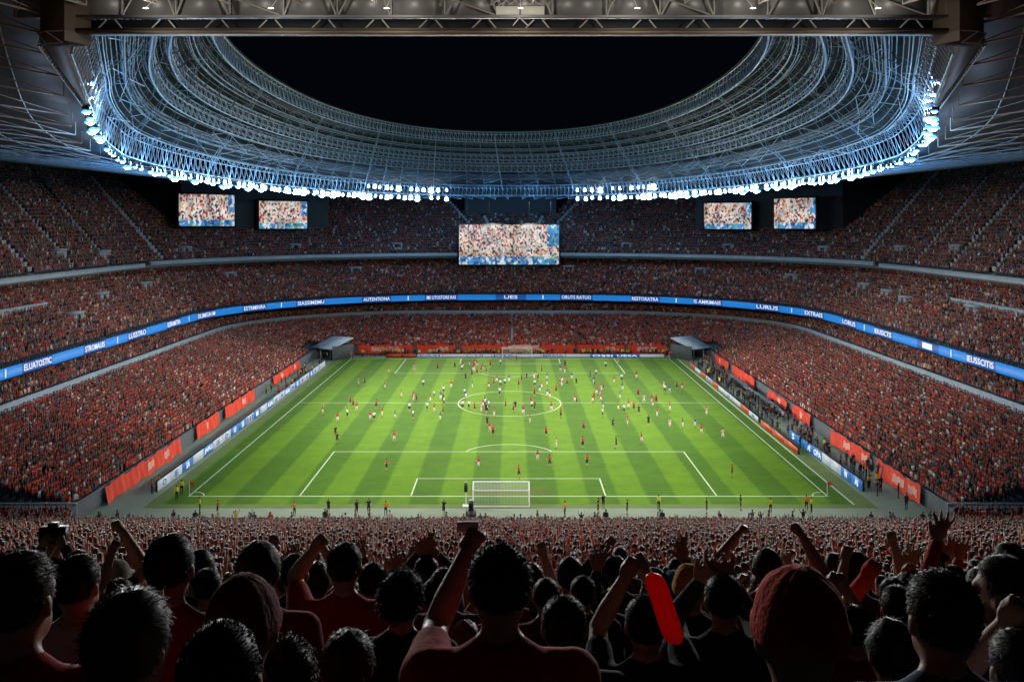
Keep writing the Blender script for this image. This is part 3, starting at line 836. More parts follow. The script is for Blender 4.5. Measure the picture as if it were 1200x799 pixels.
screen('video_screen', 'far right video screen, the narrower and higher of the right corner pair', (U(907, 229), 229), (U(955, 219), 219), Z(268, 224), Z(232.5, 224), 59.0, 4)

# ------------------------------------------------------------------ perimeter boards
def board(name, label, a, b, h, cells, seed, z0=.02, tilt=.0):
    """low advertising board from a to b; cells = list of (material, text or None)"""
    a, b = np.array(a, float), np.array(b, float); d = b - a; w = np.linalg.norm(d)
    root = tag(empty(name, (a[0], a[1], z0), math.atan2(d[1], d[0])), label, 'advertising board', 'advertising boards round the pitch')
    n = len(cells); cw = w / n
    mb = MB(); mb.box((w / 2, .17, h / 2), (w, .2, h)); mb.build('backing', M['black'], root)
    for k, (mt, tx) in enumerate(cells):
        mb = MB(); mb.box(((k + .5) * cw, .03, h / 2 + .02), (cw - .06, .05, h - .08)); p = mb.build('panel', M[mt], root)
        if tx:
            dark = mt == 'boardwhite'
            put_text(tx, p, ((k + .5) * cw, .0, h / 2 + .02), (1, 0, 0), (0, -1, 0), cw * (.82 if len(tx) > 2 else .3), h * .62, 'ribbondark' if dark else 'ribbonwhite', .02)
    return root
W, B_ = 'boardwhite', 'boardblue'
board('advertising_board', 'long white and blue advertising board along the left touchline', (PX - 38.0, 104.5), (PX - 37.6, 196), 1.15,
      [(W, 'O'), (W, 'IE'), (B_, 'SA'), (W, None), (B_, 'JAPLS'), (W, 'OI'), (W, 'D'), (B_, 'OO'), (B_, 'SB'), (W, 'III'), (B_, 'MM'), (W, None), (B_, 'AVA'), (W, 'LA'), (W, 'N'), (B_, 'UIUA'), (W, 'DIA'), (B_, 'EU'), (W, 'IN'), (W, 'AS'), (B_, 'AI'), (W, 'OA'), (W, 'E'), (W, None)], 1)
board('advertising_board', 'blue advertising board with white marks by the near right corner', (PX + 38.0, 130.5), (PX + 38.4, 104.6), 1.2,
      [(B_, 'S'), (B_, None), (B_, 'AI'), (B_, 'OPA'), (W, None), (W, None), (B_, 'W'), (B_, 'AI')], 2)
board('advertising_board', 'low orange board beside the right touchline', (PX + 36.3, 139), (PX + 36.4, 121.5), .8, [('boardorange', None), ('boardorange', None), ('boardorange', None)], 3)
board('advertising_board', 'white and red low board along the far half of the right touchline', (PX + 36.6, 196), (PX + 36.4, 141), .75,
      [('boardorange', None), (W, None), ('boardorange', None), (W, 'AIS'), ('boardorange', None), (W, None), (W, 'ES'), (W, None), ('boardorange', None), (W, 'SA')], 4)
board('advertising_board', 'pale blue and white advertising board behind the far goal line', (-20.5, 208.8), (33, 208.8), .72,
      [(W, 'EASI'), (W, None), (W, 'UI'), (W, 'ESIA'), (W, None), (W, 'MRESA'), (W, None), (B_, 'OSSI'), (B_, 'UESA'), (W, None)], 5)
board('advertising_board', 'short orange advertising board behind the far left of the goal line', (-27.3, 208.8), (-20.8, 208.8), .72, [('boardorange', None), ('boardorange', None)], 6)

# ------------------------------------------------------------------ red banners on the front wall of the lower tier
def banner(label, a, b, z0, z1, seed, prints=()):
    """cloth hung over the front wall: two wavy sheets closed at the edges"""
    a, b = np.array(a, float), np.array(b, float); d = b - a; w = np.linalg.norm(d); u = d / w; n = np.array([u[1], -u[0]])
    root = tag(empty('banner', (a[0], a[1], 0)), label, 'banner', 'red banners hung along the front of the lower tier')
    nx = max(8, int(w / .35)); xs = np.linspace(0, w, nx); zs_ = np.linspace(z0, z1, 8)
    X, ZZ = np.meshgrid(xs, zs_)
    wob = .10 * np.sin(X * 1.7 + seed) * (1 - (ZZ - z0) / (z1 - z0)) + .05 * np.sin(X * 4.3 + seed * 2 + ZZ)
    sag = -.16 * np.abs(np.sin(X * PI / 2.6 + seed)) * (ZZ - z0) / (z1 - z0) - .08 * np.sin(X * 1.1 + seed)
    off = .28 + wob + .5 * (1 - (ZZ - z0) / (z1 - z0)) * .3
    f = np.stack([u[0] * X + n[0] * off, u[1] * X + n[1] * off, ZZ + sag], -1)
    g = f - np.array([n[0], n[1], 0]) * .02
    mb = MB(); mb.grid(f); mb.grid(g)
    mb.build('cloth', M['banner'], root, True)
    for k, (t, ww) in enumerate(prints):
        c = u * w * t + n * .62
        mb = MB(); q = np.linspace(w * t - ww / 2, w * t + ww / 2, 9)
        rows_ = []
        for zz in (z0 + (z1 - z0) * .28, z0 + (z1 - z0) * .72):
            wb = .10 * np.sin(q * 1.7 + seed) * (1 - (zz - z0) / (z1 - z0)) + .05 * np.sin(q * 4.3 + seed * 2 + zz)
            of = .28 + wb + .15 * (1 - (zz - z0) / (z1 - z0)) + .03
            rows_.append(np.stack([u[0] * q + n[0] * of, u[1] * q + n[1] * of, np.full(9, zz) + .12 * np.sin(q * 5)], -1))
        mb.grid(np.stack(rows_)); mb.build('print', M['pink'], root)
    return root
XL, XR = -42.3, 42.3
banner('longest red banner at the near end of the left stand', (XL, 99.6), (XL, 122), .15, 2.1, 1, ((.55, 2.4), (.78, 1.5)))
banner('short plain red banner on the left stand, second from the near end', (XL, 128.3), (XL, 138.0), .3, 2.3, 2, ((.45, .8),))
banner('red banner before the left stand halfway line, third from the near end', (XL, 140.9), (XL, 157), .4, 2.3, 3, ((.6, 1.8),))
banner('red banner farthest along the left stand', (XL, 169.5), (XL, 190), .6, 2.2, 4, ((.3, 2.0), (.8, 1.5)))
banner('red banner with pale print nearest on the right stand', (XR, 111), (XR, 99.0), .2, 2.2, 5, ((.55, 3.0), (.85, 2.0)))
banner('second red banner from the near end of the right stand', (XR, 126.8), (XR, 113.2), .3, 2.2, 6, ((.45, 2.2), (.9, 2.4)))
banner('small red banner by the right benches', (XR, 144), (XR, 135.5), .4, 2.3, 7, ((.5, 1.0),))
banner('narrow red banner above the middle of the right benches', (XR, 158), (XR, 147), .6, 2.0, 8, ((.6, 2.0),))
banner('red banner on the far half of the right stand', (XR, 183), (XR, 167), .5, 2.3, 9)
banner('ragged red banner beside the right tunnel', (XR, 199), (XR, 187), .6, 2.2, 10, ((.4, 1.4),))
fx = [(-34, -22, 1.4), (-21, -12.5, .3), (-11, -1.2, 0), (-.9, 6.0, .9), (6.4, 13.8, 0), (14.5, 24.8, .3), (25.5, 34, 1.2)]
ft = ['red banner at the left end of the far stand', 'solid red banner left of the far goal', 'red banner just left of the far goal', 'pale pink banner right behind the far goal', 'red banner just right of the far goal', 'bright red banner right of centre on the far stand', 'faded red banner at the right end of the far stand']
for k, ((a, b, q), t) in enumerate(zip(fx, ft)):
    o = banner(t, (a, 212.9), (b, 212.9), .3, 2.35, 11 + k, ((.5, (b - a) * .5),) if q > .8 else ((.7, 2.0),) if k % 2 else ())
    if q == .9: o.children[0].data.materials[0] = M['pink']

# ------------------------------------------------------------------ tunnels in the far corners
for s, lab in ((-1, 'grey hooded tunnel entrance in the far left corner of the pitch'), (1, 'grey hooded tunnel entrance in the far right corner of the pitch')):
    root = tag(empty('tunnel', (s * 39.6, 206.2, 0), s * math.radians(32)), lab, 'tunnel')
    root.scale = (.66, .8, .78)
    mb = MB(); mb.box((0, 2.2, 4.3), (8.6, 9.0, .3), tilt=.24); mb.build('hood', M['pale_hood'], root)
    for x in (-4.15, 4.15):
        mb = MB(); mb.box((x, 2.4, 1.9), (.35, 8.2, 3.8)); mb.build('side_wall', M['dark_concrete'], root)
    mb = MB(); mb.box((0, 5.8, 1.9), (8.0, .3, 3.8)); mb.build('inner_wall', M['dark_wall'], root)
    mb = MB(); mb.box((-2.1, -.6, 1.55), (.25, .3, 3.1)); mb.box((2.1, -.6, 1.55), (.25, .3, 3.1)); mb.box((0, -.6, 3.2), (4.6, .35, .3)); mb.build('portal', M['parapet'], root)

# ------------------------------------------------------------------ goals
def goal(label, cx, y, w, h, back, s):
    """s = +1: the net hangs towards the viewer"""
    root = tag(empty('goal', (cx, y, 0)), label, 'goal')
    r = .075
    mb = MB(); mb.tubes([(-w / 2, 0, 0), (w / 2, 0, 0)], [(-w / 2, 0, h), (w / 2, 0, h)], r, 8); mb.build('goalpost', M['white'], root)
    mb = MB(); mb.tubes([(-w / 2 - r, 0, h)], [(w / 2 + r, 0, h)], r, 8); mb.build('crossbar', M['white'], root)
    b0, b1, hb = -s * back, -s * back * .8, h * .80
    mb = MB()
    for x in (-w / 2, w / 2): mb.tubes([(x, 0, h), (x, b1, hb), (x, b0, .03)], [(x, b1, hb), (x, b0, .03), (x, 0, .03)], .05, 6)
    mb.tubes([(-w / 2, b0, .05), (-w / 2, b1, hb)], [(w / 2, b0, .05), (w / 2, b1, hb)], .05, 6); mb.build('net_frame', M['white'], root)
    mb = MB(); A, B = [], []
    st = .15
    for x in np.arange(-w / 2, w / 2 + .01, st):
        A += [(x, 0, h), (x, b1, hb)]; B += [(x, b1, hb), (x, b0, 0.05)]
    for t in np.linspace(0, 1, int(math.hypot(back * .8, h - hb) / st)):
        A.append((-w / 2, b1 * t, h + (hb - h) * t)); B.append((w / 2, b1 * t, h + (hb - h) * t))
    for t in np.linspace(0, 1, int(hb / st)):
        A.append((-w / 2, b1 + (b0 - b1) * t, hb * (1 - t) + .04)); B.append((w / 2, b1 + (b0 - b1) * t, hb * (1 - t) + .04))
    for sx in (-1, 1):
        for t in np.linspace(.1, .9, 10):
            A.append((sx * w / 2, 0, h * t)); B.append((sx * w / 2, b1 + (b0 - b1) * (1 - t), hb * t))
    mb.tubes(A, B, .009, 3); mb.build('net', M['net'], root)
    return root
goal('near white goal seen from behind its net', U(587.3, 101.4), 101.4, 5.85, 1.95, 2.4, 1)
goal('far white goal on the opposite goal line', U(606, 207.5), 207.6, 6.4, 2.3, 2.0, -1)
for x, y, lab in ((-HW, G0, 'corner flag at the near left corner'), (HW, G0, 'corner flag at the near right corner'), (-HW, G1, 'corner flag at the far left corner'), (HW, G1, 'corner flag at the far right corner')):
    root = tag(empty('corner_flag', (x + PX, y, 0)), lab, 'flag')
    mb = MB(); mb.tubes([(0, 0, 0)], [(0, 0, 1.55)], .03, 6); mb.build('pole', M['white'], root)
    mb = MB(); mb.grid(np.array([[[.02 + .13 * k, .05 * math.sin(k * 1.3), z] for k in range(5)] for z in (1.15, 1.5)])); mb.build('cloth', M['banner'], root)
# television gear behind the near goal
root = tag(empty('television_camera', (U(552, 94.6), 94.6, 0)), 'black television camera on a pedestal behind the near goal', 'camera')
mb = MB(); mb.box((0, 0, .5), (1.0, 1.0, 1.0)); mb.box((0, 0, 1.15), (.5, .5, .4)); mb.build('pedestal', M['black'], root)
mb = MB(); mb.box((0, .1, 1.65), (.45, 1.0, .5)); mb.tubes([(0, .55, 1.65)], [(0, 1.1, 1.65)], .16, 10); mb.build('camera_body', M['black'], root)
root = tag(empty('pole_camera', (U(546, 99.2), 99.2, 0)), 'slim black pole camera left of the near goal', 'camera')
mb = MB(); mb.tubes([(0, 0, 0)], [(0, 0, 2.2)], .06, 8); mb.box((0, 0, .06), (.7, .7, .12)); mb.build('pole', M['white'], root)
mb = MB(); mb.box((0, .1, 2.0), (.34, .6, .9)); mb.tubes([(0, .4, 2.2)], [(0, .75, 2.2)], .12, 8); mb.build('camera_body', M['black'], root)
# benches on the right
for k, (y0, y1, lab) in enumerate(((143, 156, 'pale grey team bench shelter on the right, nearer one'), (160, 174, 'pale grey team bench shelter on the right, farther one'))):
    root = tag(empty('team_bench', (PX + 39.4, (y0 + y1) / 2, 0), 0), lab, 'bench')
    L_ = y1 - y0
    mb = MB(); P = np.array([[[x, s * L_ / 2, z] for x, z in ((1.3, 0), (1.25, 1.2), (.8, 1.8), (-.2, 2.0))] for s in np.linspace(-1, 1, 9)]); mb.grid(P); mb.grid(P + [.05, 0, .04]); mb.build('shelter', M['parapet'], root)
    mb = MB(); mb.box((.8, 0, .42), (.45, L_ - .4, .08)); mb.box((1.05, 0, .75), (.06, L_ - .4, .55)); mb.build('seat', M['black'], root)

# ------------------------------------------------------------------ the hazy night air inside the bowl
def build_haze(density, color):
    m = bpy.data.materials.new('night_haze'); m.use_nodes = True
    N, L = m.node_tree.nodes, m.node_tree.links
    N.clear(); out = N.new('ShaderNodeOutputMaterial'); v = N.new('ShaderNodeVolumePrincipled')
    v.inputs['Color'].default_value = (*color, 1); v.inputs['Density'].default_value = density; v.inputs['Anisotropy'].default_value = .35
    L.new(v.outputs[0], out.inputs['Volume'])
    mb = MB(); mb.box((0, 150, 45), (1400, 1300, 94)); o = mb.build('haze', m)
    tag(o, kind='stuff')
    o.display_type = 'WIRE'
    return o
HAZE = 0.0
if HAZE: build_haze(HAZE, (.45, .70, 1.0))

# ------------------------------------------------------------------ people
def _sphere(n=12, m=8):
    th = np.linspace(0, PI, m + 1); ph = np.arange(n) * 2 * PI / n
    V = np.stack([np.sin(th)[:, None] * np.cos(ph), np.sin(th)[:, None] * np.sin(ph), np.repeat(np.cos(th)[:, None], n, 1)], -1)
    return V
def ell(c, r, R=None, mat='skin'):
    return dict(k='e', c=np.array(c, float), r=np.array(r, float), R=np.eye(3) if R is None else np.array(R), mat=mat)
def cap(a, b, ra, rb=None, mat='skin'):
    return dict(k='c', a=np.array(a, float), b=np.array(b, float), ra=ra, rb=ra if rb is None else rb, mat=mat)
def prim_dist(p, X):
    """rough distance of points X to a primitive, for colouring a united mesh"""
    if p['k'] == 'e':
        q = (X - p['c']) @ p['R']
        k0 = np.linalg.norm(q / p['r'], axis=1)
        return (k0 - 1) * p['r'].min()
    d = p['b'] - p['a']; t = np.clip(((X - p['a']) @ d) / max(d @ d, 1e-9), 0, 1)
    return np.linalg.norm(X - (p['a'] + t[:, None] * d), axis=1) - (p['ra'] + (p['rb'] - p['ra']) * t)
def union(prims, voxel, smooth=2, mats=None, name='body'):
    """ONE continuous surface out of overlapping primitives (voxel remesh), faces coloured by the primitive they came from"""
    mb = MB()
    for p in prims:
        if p['k'] == 'e':
            P = _sphere(16, 10) * p['r']; P = P @ p['R'].T + p['c']
            mb.grid(P, close=True)
        else:
            d = p['b'] - p['a']; L = np.linalg.norm(d)
            if L < 1e-6: continue
            d = d / L; up = np.array([1.0, 0, 0]) if abs(d[2]) > .9 else np.array([0, 0, 1.0])
            u = np.cross(d, up); u /= np.linalg.norm(u); w = np.cross(d, u)
            n = 12; ph = np.arange(n) * 2 * PI / n
            c = np.cos(ph)[:, None] * u + np.sin(ph)[:, None] * w
            rows = []
            for t in np.linspace(-PI / 2, 0, 5): rows.append(p['a'] + d * p['ra'] * math.sin(t) + c * max(p['ra'] * math.cos(t), 1e-4))
            for t in np.linspace(0, PI / 2, 5): rows.append(p['b'] + d * p['rb'] * math.sin(t) + c * max(p['rb'] * math.cos(t), 1e-4))
            mb.grid(np.stack(rows), close=True)
    me = mesh_np('temporary', np.concatenate(mb.V), np.concatenate(mb.Q))
    o = bpy.data.objects.new('temporary', me); COL.objects.link(o)
    m = o.modifiers.new('r', 'REMESH'); m.mode = 'VOXEL'; m.voxel_size = voxel; m.use_smooth_shade = True
    if smooth:
        s = o.modifiers.new('s', 'SMOOTH'); s.iterations = smooth; s.factor = .5
    dg = bpy.context.evaluated_depsgraph_get()
    out = bpy.data.meshes.new_from_object(o.evaluated_get(dg)); out.name = name
    bpy.data.objects.remove(o); bpy.data.meshes.remove(me)
    out.materials.clear()
    if mats:
        keys = list(mats)
        for k in keys: out.materials.append(mats[k])
        X = np.empty(len(out.vertices) * 3, np.float32); out.vertices.foreach_get('co', X); X = X.reshape(-1, 3)
        best = np.full(len(X), 1e9); mi = np.zeros(len(X), int)
        for p in prims:
            dd = prim_dist(p, X); k = keys.index(p['mat']) if p['mat'] in keys else 0
            sel = dd < best; best[sel] = dd[sel]; mi[sel] = k
        LV = np.empty(len(out.loops), np.int32); out.loops.foreach_get('vertex_index', LV)
        ls = np.empty(len(out.polygons), np.int32); out.polygons.foreach_get('loop_start', ls)
        out.polygons.foreach_set('material_index', mi[LV[ls]].astype(np.int32))
    return out

def hand(w, d, n, kind, s=.84):
    """w wrist, d along the forearm, n palm side; fist or open hand of a palm, four fingers and a thumb"""
    d = d / np.linalg.norm(d); n = n - d * (n @ d); n = n / np.linalg.norm(n); sd = np.cross(d, n)
    R = np.stack([sd, n, d], 1); P = [ell(w + d * .048, (.041, .021, .05), R)]
    L = (.92, 1.0, .95, .78)
    for i in range(4):
        b = w + d * .088 + sd * (i - 1.5) * .0205 * 1.02
        if kind == 'fist':
            p1 = b + d * .010 * L[i] + n * .030 * L[i]; p2 = p1 - d * .030 * L[i] + n * .008; p3 = p2 - n * .020 - d * .004
            P += [cap(b - d * .01, p1, .0105, .0100), cap(p1, p2, .0100, .0092), cap(p2, p3, .0092, .0085)]
        else:
            sp = sd * (i - 1.5) * .024
            p1 = b + d * .038 * L[i] + sp * .5 + n * .003; p2 = p1 + d * .024 * L[i] + sp * .3 + n * .008; p3 = p2 + d * .018 * L[i] + n * .010
            P += [cap(b, p1, .0098, .0090), cap(p1, p2, .0090, .0082), cap(p2, p3, .0082, .0072)]
    t0 = w + d * .025 + sd * .034; 
    if kind == 'fist':
        t1 = t0 + d * .030 + n * .028 + sd * .004; t2 = t1 + d * .012 + n * .020 - sd * .026
    else:
        t1 = t0 + d * .032 + sd * .026 + n * .006; t2 = t1 + d * .030 + sd * .012 + n * .006
    P += [cap(t0 - d * .01, t1, .0135, .0115), cap(t1, t2, .0112, .0092)]
    if kind == 'open':
        s = 1.0
        for q in P[1:]: q['ra'] *= 1.18; q['rb'] *= 1.18
    if s != 1.0:
        for q in P:
            if q['k'] == 'e': q['c'] = w + (q['c'] - w) * s; q['r'] = q['r'] * s
            else: q['a'] = w + (q['a'] - w) * s; q['b'] = w + (q['b'] - w) * s; q['ra'] *= s; q['rb'] *= s
    return P

def ik(sh, wr, hint, lu=.285, lf=.255):
    d = wr - sh; D = np.linalg.norm(d)
    if D > (lu + lf) * .985: wr = sh + d / D * (lu + lf) * .985; d = wr - sh; D = np.linalg.norm(d)
    if D < .14: wr = sh + d / D * .14; d = wr - sh; D = .14
    u = d / D; a = (lu * lu - lf * lf + D * D) / (2 * D); h = math.sqrt(max(lu * lu - a * a, 1e-6))
    q = hint - u * (hint @ u); q = q / np.linalg.norm(q)
    return sh + u * a + q * h, wr

def rotz(a):
    c, s = math.cos(a), math.sin(a); return np.array([[c, -s, 0], [s, c, 0], [0, 0, 1]])
def rotx(a):
    c, s = math.cos(a), math.sin(a); return np.array([[1, 0, 0], [0, c, -s], [0, s, c]])
HEADC = np.array([0, .005, 1.632])
def head_prims(R, detail=True):
    h = lambda x, y, z: HEADC + R @ np.array([x, y, z])
    P = [ell(h(0, -.012, .028), (.076, .098, .094), R), ell(h(0, .034, -.058), (.054, .058, .062), R), ell(h(0, -.012, -.03), (.067, .078, .07), R)]
    if detail:
        P += [cap(h(0, .088, .012), h(0, .104, -.026), .010, .012), cap(h(-.03, .082, .022), h(.03, .082, .022), .014), cap(h(-.02, .082, -.064), h(.02, .082, -.064), .012), ell(h(0, .075, -.10), (.024, .02, .018), R)]
        for s in (-1, 1):
            E = R @ rotz(s * .35)
            P += [ell(h(s * .079, -.004, -.004), (.010, .019, .031), E), ell(h(s * .033, .078, .008), (.013, .010, .010), R)]
    return P
def person_prims(arms, head_yaw=0.0, head_pitch=0.0, legs=(0, 0), build=1.0, detail=True, sleeves='short', hands=True, lean=0.0, mats=('skin', 'shirt', 'trousers', 'shoes')):
    """arms: {'L': (wrist, hint, hand kind, palm normal) or None}; local frame: faces +Y, feet at z 0, about 1.75 m tall"""
    sk, shm, tr, sh_ = mats
    b = build
    P = [ell((0, 0, .95), (.165 * b, .115 * b, .13), mat=tr), ell((0, 0, 1.10), (.148 * b, .105 * b, .15), mat=shm), ell((0, -.005, 1.27), (.172 * b, .118 * b, .19), mat=shm),
         cap((-.15 * b, -.012, 1.405), (.15 * b, -.012, 1.405), .062, mat=shm), cap((-.09, -.03, 1.43), (-.03, -.02, 1.50), .045, .042, mat=shm), cap((.09, -.03, 1.43), (.03, -.02, 1.50), .045, .042, mat=shm),
         cap((0, -.010, 1.468), (0, -.002, 1.58), .052, .053)]
    P += head_prims(rotz(head_yaw) @ rotx(head_pitch), detail)
    out = {}
    for s, k in ((-1, 'L'), (1, 'R')):
        sh = np.array([s * .188 * b, -.012, 1.405])
        if arms.get(k) is None:
            wr, hint, kind, n = np.array([s * .24, .06, .86]), np.array([s * .4, -1, 0]), 'open', np.array([-s, .3, 0])
        else: wr, hint, kind, n = arms[k]
        el, wr = ik(sh, np.array(wr, float), np.array(hint, float))
        am = shm if sleeves == 'long' else sk
        mid = sh + (el - sh) * .55
        P += [cap(sh, mid, .056 * b, .050, mat=shm), cap(mid, el, .047, .040, mat=am)]
        d = (wr - el) / np.linalg.norm(wr - el)
        P += [cap(el, el + d * .09, .041, .043, mat=am), cap(el + d * .09, wr, .043, .027, mat=am)]
        if hands: P += hand(wr, d, np.array(n, float), kind)
        else: P += [ell(wr + d * .055, (.035, .035, .05), mat=sk)]
        out[k] = (sh, el, wr, d)
    for s, bend in zip((-1, 1), legs):
        hip = np.array([s * .088, 0, .90]); kn = np.array([s * .10, .02 + bend * .22, .50 + abs(bend) * .05]); an = np.array([s * .105, -.02 - bend * .05 if bend > 0 else -.02 + bend * .5, .09 + max(-bend, 0) * .2])
        P += [cap(hip, kn, .088 * b, .056, mat=tr), cap(kn, kn + (an - kn) * .35, .055, .056, mat=tr if sleeves != 'player' else sk), cap(kn + (an - kn) * .35, an, .056, .037, mat=tr if sleeves != 'player' else sk), cap(an + [0, -.03, -.045], an + [0, .14, -.05], .042, .036, mat=sh_)]
    return P, out

SKIN = pmat('skin', (0.42, 0.235, 0.155), 0.5, 0, 0.08, 9, 0.15, 60)
SHIRT = tint_mat('shirt_cloth', 0.85, 'OBJECT', 0.10, 5, 0.5, 18)
HAIRM = tint_mat('hair_strands', 0.5, 'OBJECT', 0.2, 40)
CAPM = tint_mat('hat_cloth', 0.85, 'OBJECT', 0.12, 14, 0.6, 60)
DENIM = pmat('dark_trousers', (0.02, 0.024, 0.035), 0.85, 0, 0.15, 8)
SHOE = pmat('dark_shoes', (0.02, 0.02, 0.02), 0.6, 0, 0.1, 8)

def shirt_mesh(out, build, sleeves, voxel):
    b = build; g = .019
    P = [ell((0, 0, .97), (.172 * b, .125 * b, .13)), ell((0, 0, 1.10), (.158 * b + g, .115 * b + g, .16)), ell((0, -.005, 1.27), (.172 * b + g, .118 * b + g, .19 + g)),
         cap((-.155 * b, -.012, 1.405), (.155 * b, -.012, 1.405), .064 + g * .8), cap((-.09, -.03, 1.43), (-.034, -.024, 1.486), .047 + g, .050), cap((.09, -.03, 1.43), (.034, -.024, 1.486), .047 + g, .050)]
    t = np.arange(14) * 2 * PI / 14                       # collar
    c = np.stack([.066 * np.cos(t), .070 * np.sin(t) - .015, 1.487 - .012 * np.sin(t)], -1)
    for k in range(14): P.append(cap(c[k], c[(k + 1) % 14], .013))
    for k in 'LR':
        sh, el, wr, d = out[k]
        if sleeves == 'long': P += [cap(sh, el, .062 * b + g, .052), cap(el, wr - d * .02, .052, .038)]
        else: P += [cap(sh, sh + (el - sh) * .62, .058 * b + g, .058)]
    me = union(P, voxel, 2, None, 'shirt')
    n = len(me.vertices); co = np.empty(n * 3, np.float32); no = np.empty(n * 3, np.float32)
    me.vertices.foreach_get('co', co); me.vertices.foreach_get('normal', no); co = co.reshape(-1, 3); no = no.reshape(-1, 3)
    x, y, z = co.T                                        # creases of the cloth
    f = np.sin(z * 46 + np.abs(x) * 38 + 1.5 * np.sin(x * 21 + z * 9)) * .5 + np.sin(z * 23 - np.abs(x) * 55 + 2 * np.sin(z * 17)) * .5
    f = f * np.clip((1.47 - z) * 8, 0, 1) * (.4 + .6 * np.clip(np.abs(x) * 6, 0, 1))
    me.vertices.foreach_set('co', (co + no * (f * .0045)[:, None]).ravel()); me.update()
    return me

def hair_mesh(R, style, rs, strands=3200, mat=None):
    """scalp shell plus thousands of tapered strands that follow it"""
    r = np.random.default_rng(rs)
    C = HEADC + R @ np.array([0, -.012, .028]); rad = np.array([.078, .100, .096])
    thick = {'short': .006, 'fade': .008, 'curly': .018, 'long': .014, 'buzz': .003, 'wavy': .011}[style]
    def inside(u):
        # u unit directions in head space: where the hair grows
        x, y, z = u[:, 0], u[:, 1], u[:, 2]
        low = np.where(y < -.1, -.62 if style != 'long' else -.8, np.where(y < .35, -.28, .30 + .5 * (y - .35)))
        if style == 'fade': low = np.where(y < -.1, -.52, np.where(y < .35, -.15, .34))
        return z > low
    n, m = 40, 28
    V = _sphere(n, m); U = V.reshape(-1, 3)
    nz = np.sin(U[:, 0] * 9 + rs) * np.sin(U[:, 1] * 8 + rs * 2) * np.sin(U[:, 2] * 7 + 1)
    side = 1 - np.clip((U[:, 2] + .2) / .7, 0, 1)
    th = thick * (1 + .35 * nz) * (1 - .75 * side if style in ('fade', 'short') else 1 - .2 * side)
    ins = inside(U)
    P = U * (rad + np.where(ins, th, -.012)[:, None])
    P = P @ R.T + C
    mb = MB(); mb.grid(P.reshape(m + 1, n, 3), close=True)
    k = strands
    u = r.normal(size=(k * 2, 3)); u /= np.linalg.norm(u, axis=1, keepdims=True); u = u[inside(u)][:k]; k = len(u)
    sd = 1 - np.clip((u[:, 2] + .2) / .7, 0, 1)
    whorl = np.array([.1, -.55, .83]); whorl /= np.linalg.norm(whorl)
    tang = u - whorl; tang -= u * np.sum(tang * u, 1, keepdims=True); tang /= np.linalg.norm(tang, axis=1, keepdims=True) + 1e-6
    Ls = {'short': .020, 'fade': .022, 'curly': .030, 'long': .12, 'buzz': .007, 'wavy': .030}[style] * r.uniform(.6, 1.2, k) * (1 - .72 * sd if style == 'fade' else 1 - .45 * sd if style == 'short' else 1)
    lift = {'short': .24, 'fade': .34, 'curly': .6, 'long': .05, 'buzz': .8, 'wavy': .08}[style]
    base = u * (rad + thick * .6 * (1 - .75 * sd[:, None] if style in ('fade', 'short') else 1))
    dirn = tang * (1 - lift) + u * lift + r.normal(0, .22 if style != 'curly' else .6, (k, 3))
    if style == 'long': dirn = tang * .5 + u * .1 + np.array([0, -.1, -.8]) + r.normal(0, .08, (k, 3))
    fly = r.random(k) < .07                               # loose hairs
    dirn[fly] += r.normal(0, .8, (fly.sum(), 3)); Ls = np.where(fly, Ls * 1.5, Ls)
    dirn /= np.linalg.norm(dirn, axis=1, keepdims=True)
    sidev = np.cross(dirn, u); sidev /= np.linalg.norm(sidev, axis=1, keepdims=True) + 1e-6
    rows = []
    for t in np.linspace(0, 1, 4):
        c = base + dirn * (Ls * t)[:, None] - u * (Ls * .18 * t * t)[:, None]
        if style == 'curly': c = c + sidev * (np.sin(t * 5 + u[:, 0] * 30) * .007)[:, None] + u * (np.cos(t * 6 + u[:, 1] * 40) * .005)[:, None]
        w = (.0016 * (1 - t * .85)) * (1.5 if style == 'long' else 1)
        rows.append(np.stack([c - sidev * w, c + sidev * w], 1))
    Wd = np.stack(rows, 1).reshape(k, 8, 3) @ R.T + C
    q = np.array([[0, 1, 3, 2], [2, 3, 5, 4], [4, 5, 7, 6]])
    mb.add(Wd.reshape(-1, 3), (np.arange(k)[:, None, None] * 8 + q[None]).reshape(-1, 4))
    me = mesh_np('hair', np.concatenate(mb.V), np.concatenate(mb.Q), True); me.materials.append(mat or HAIRM)
    return me
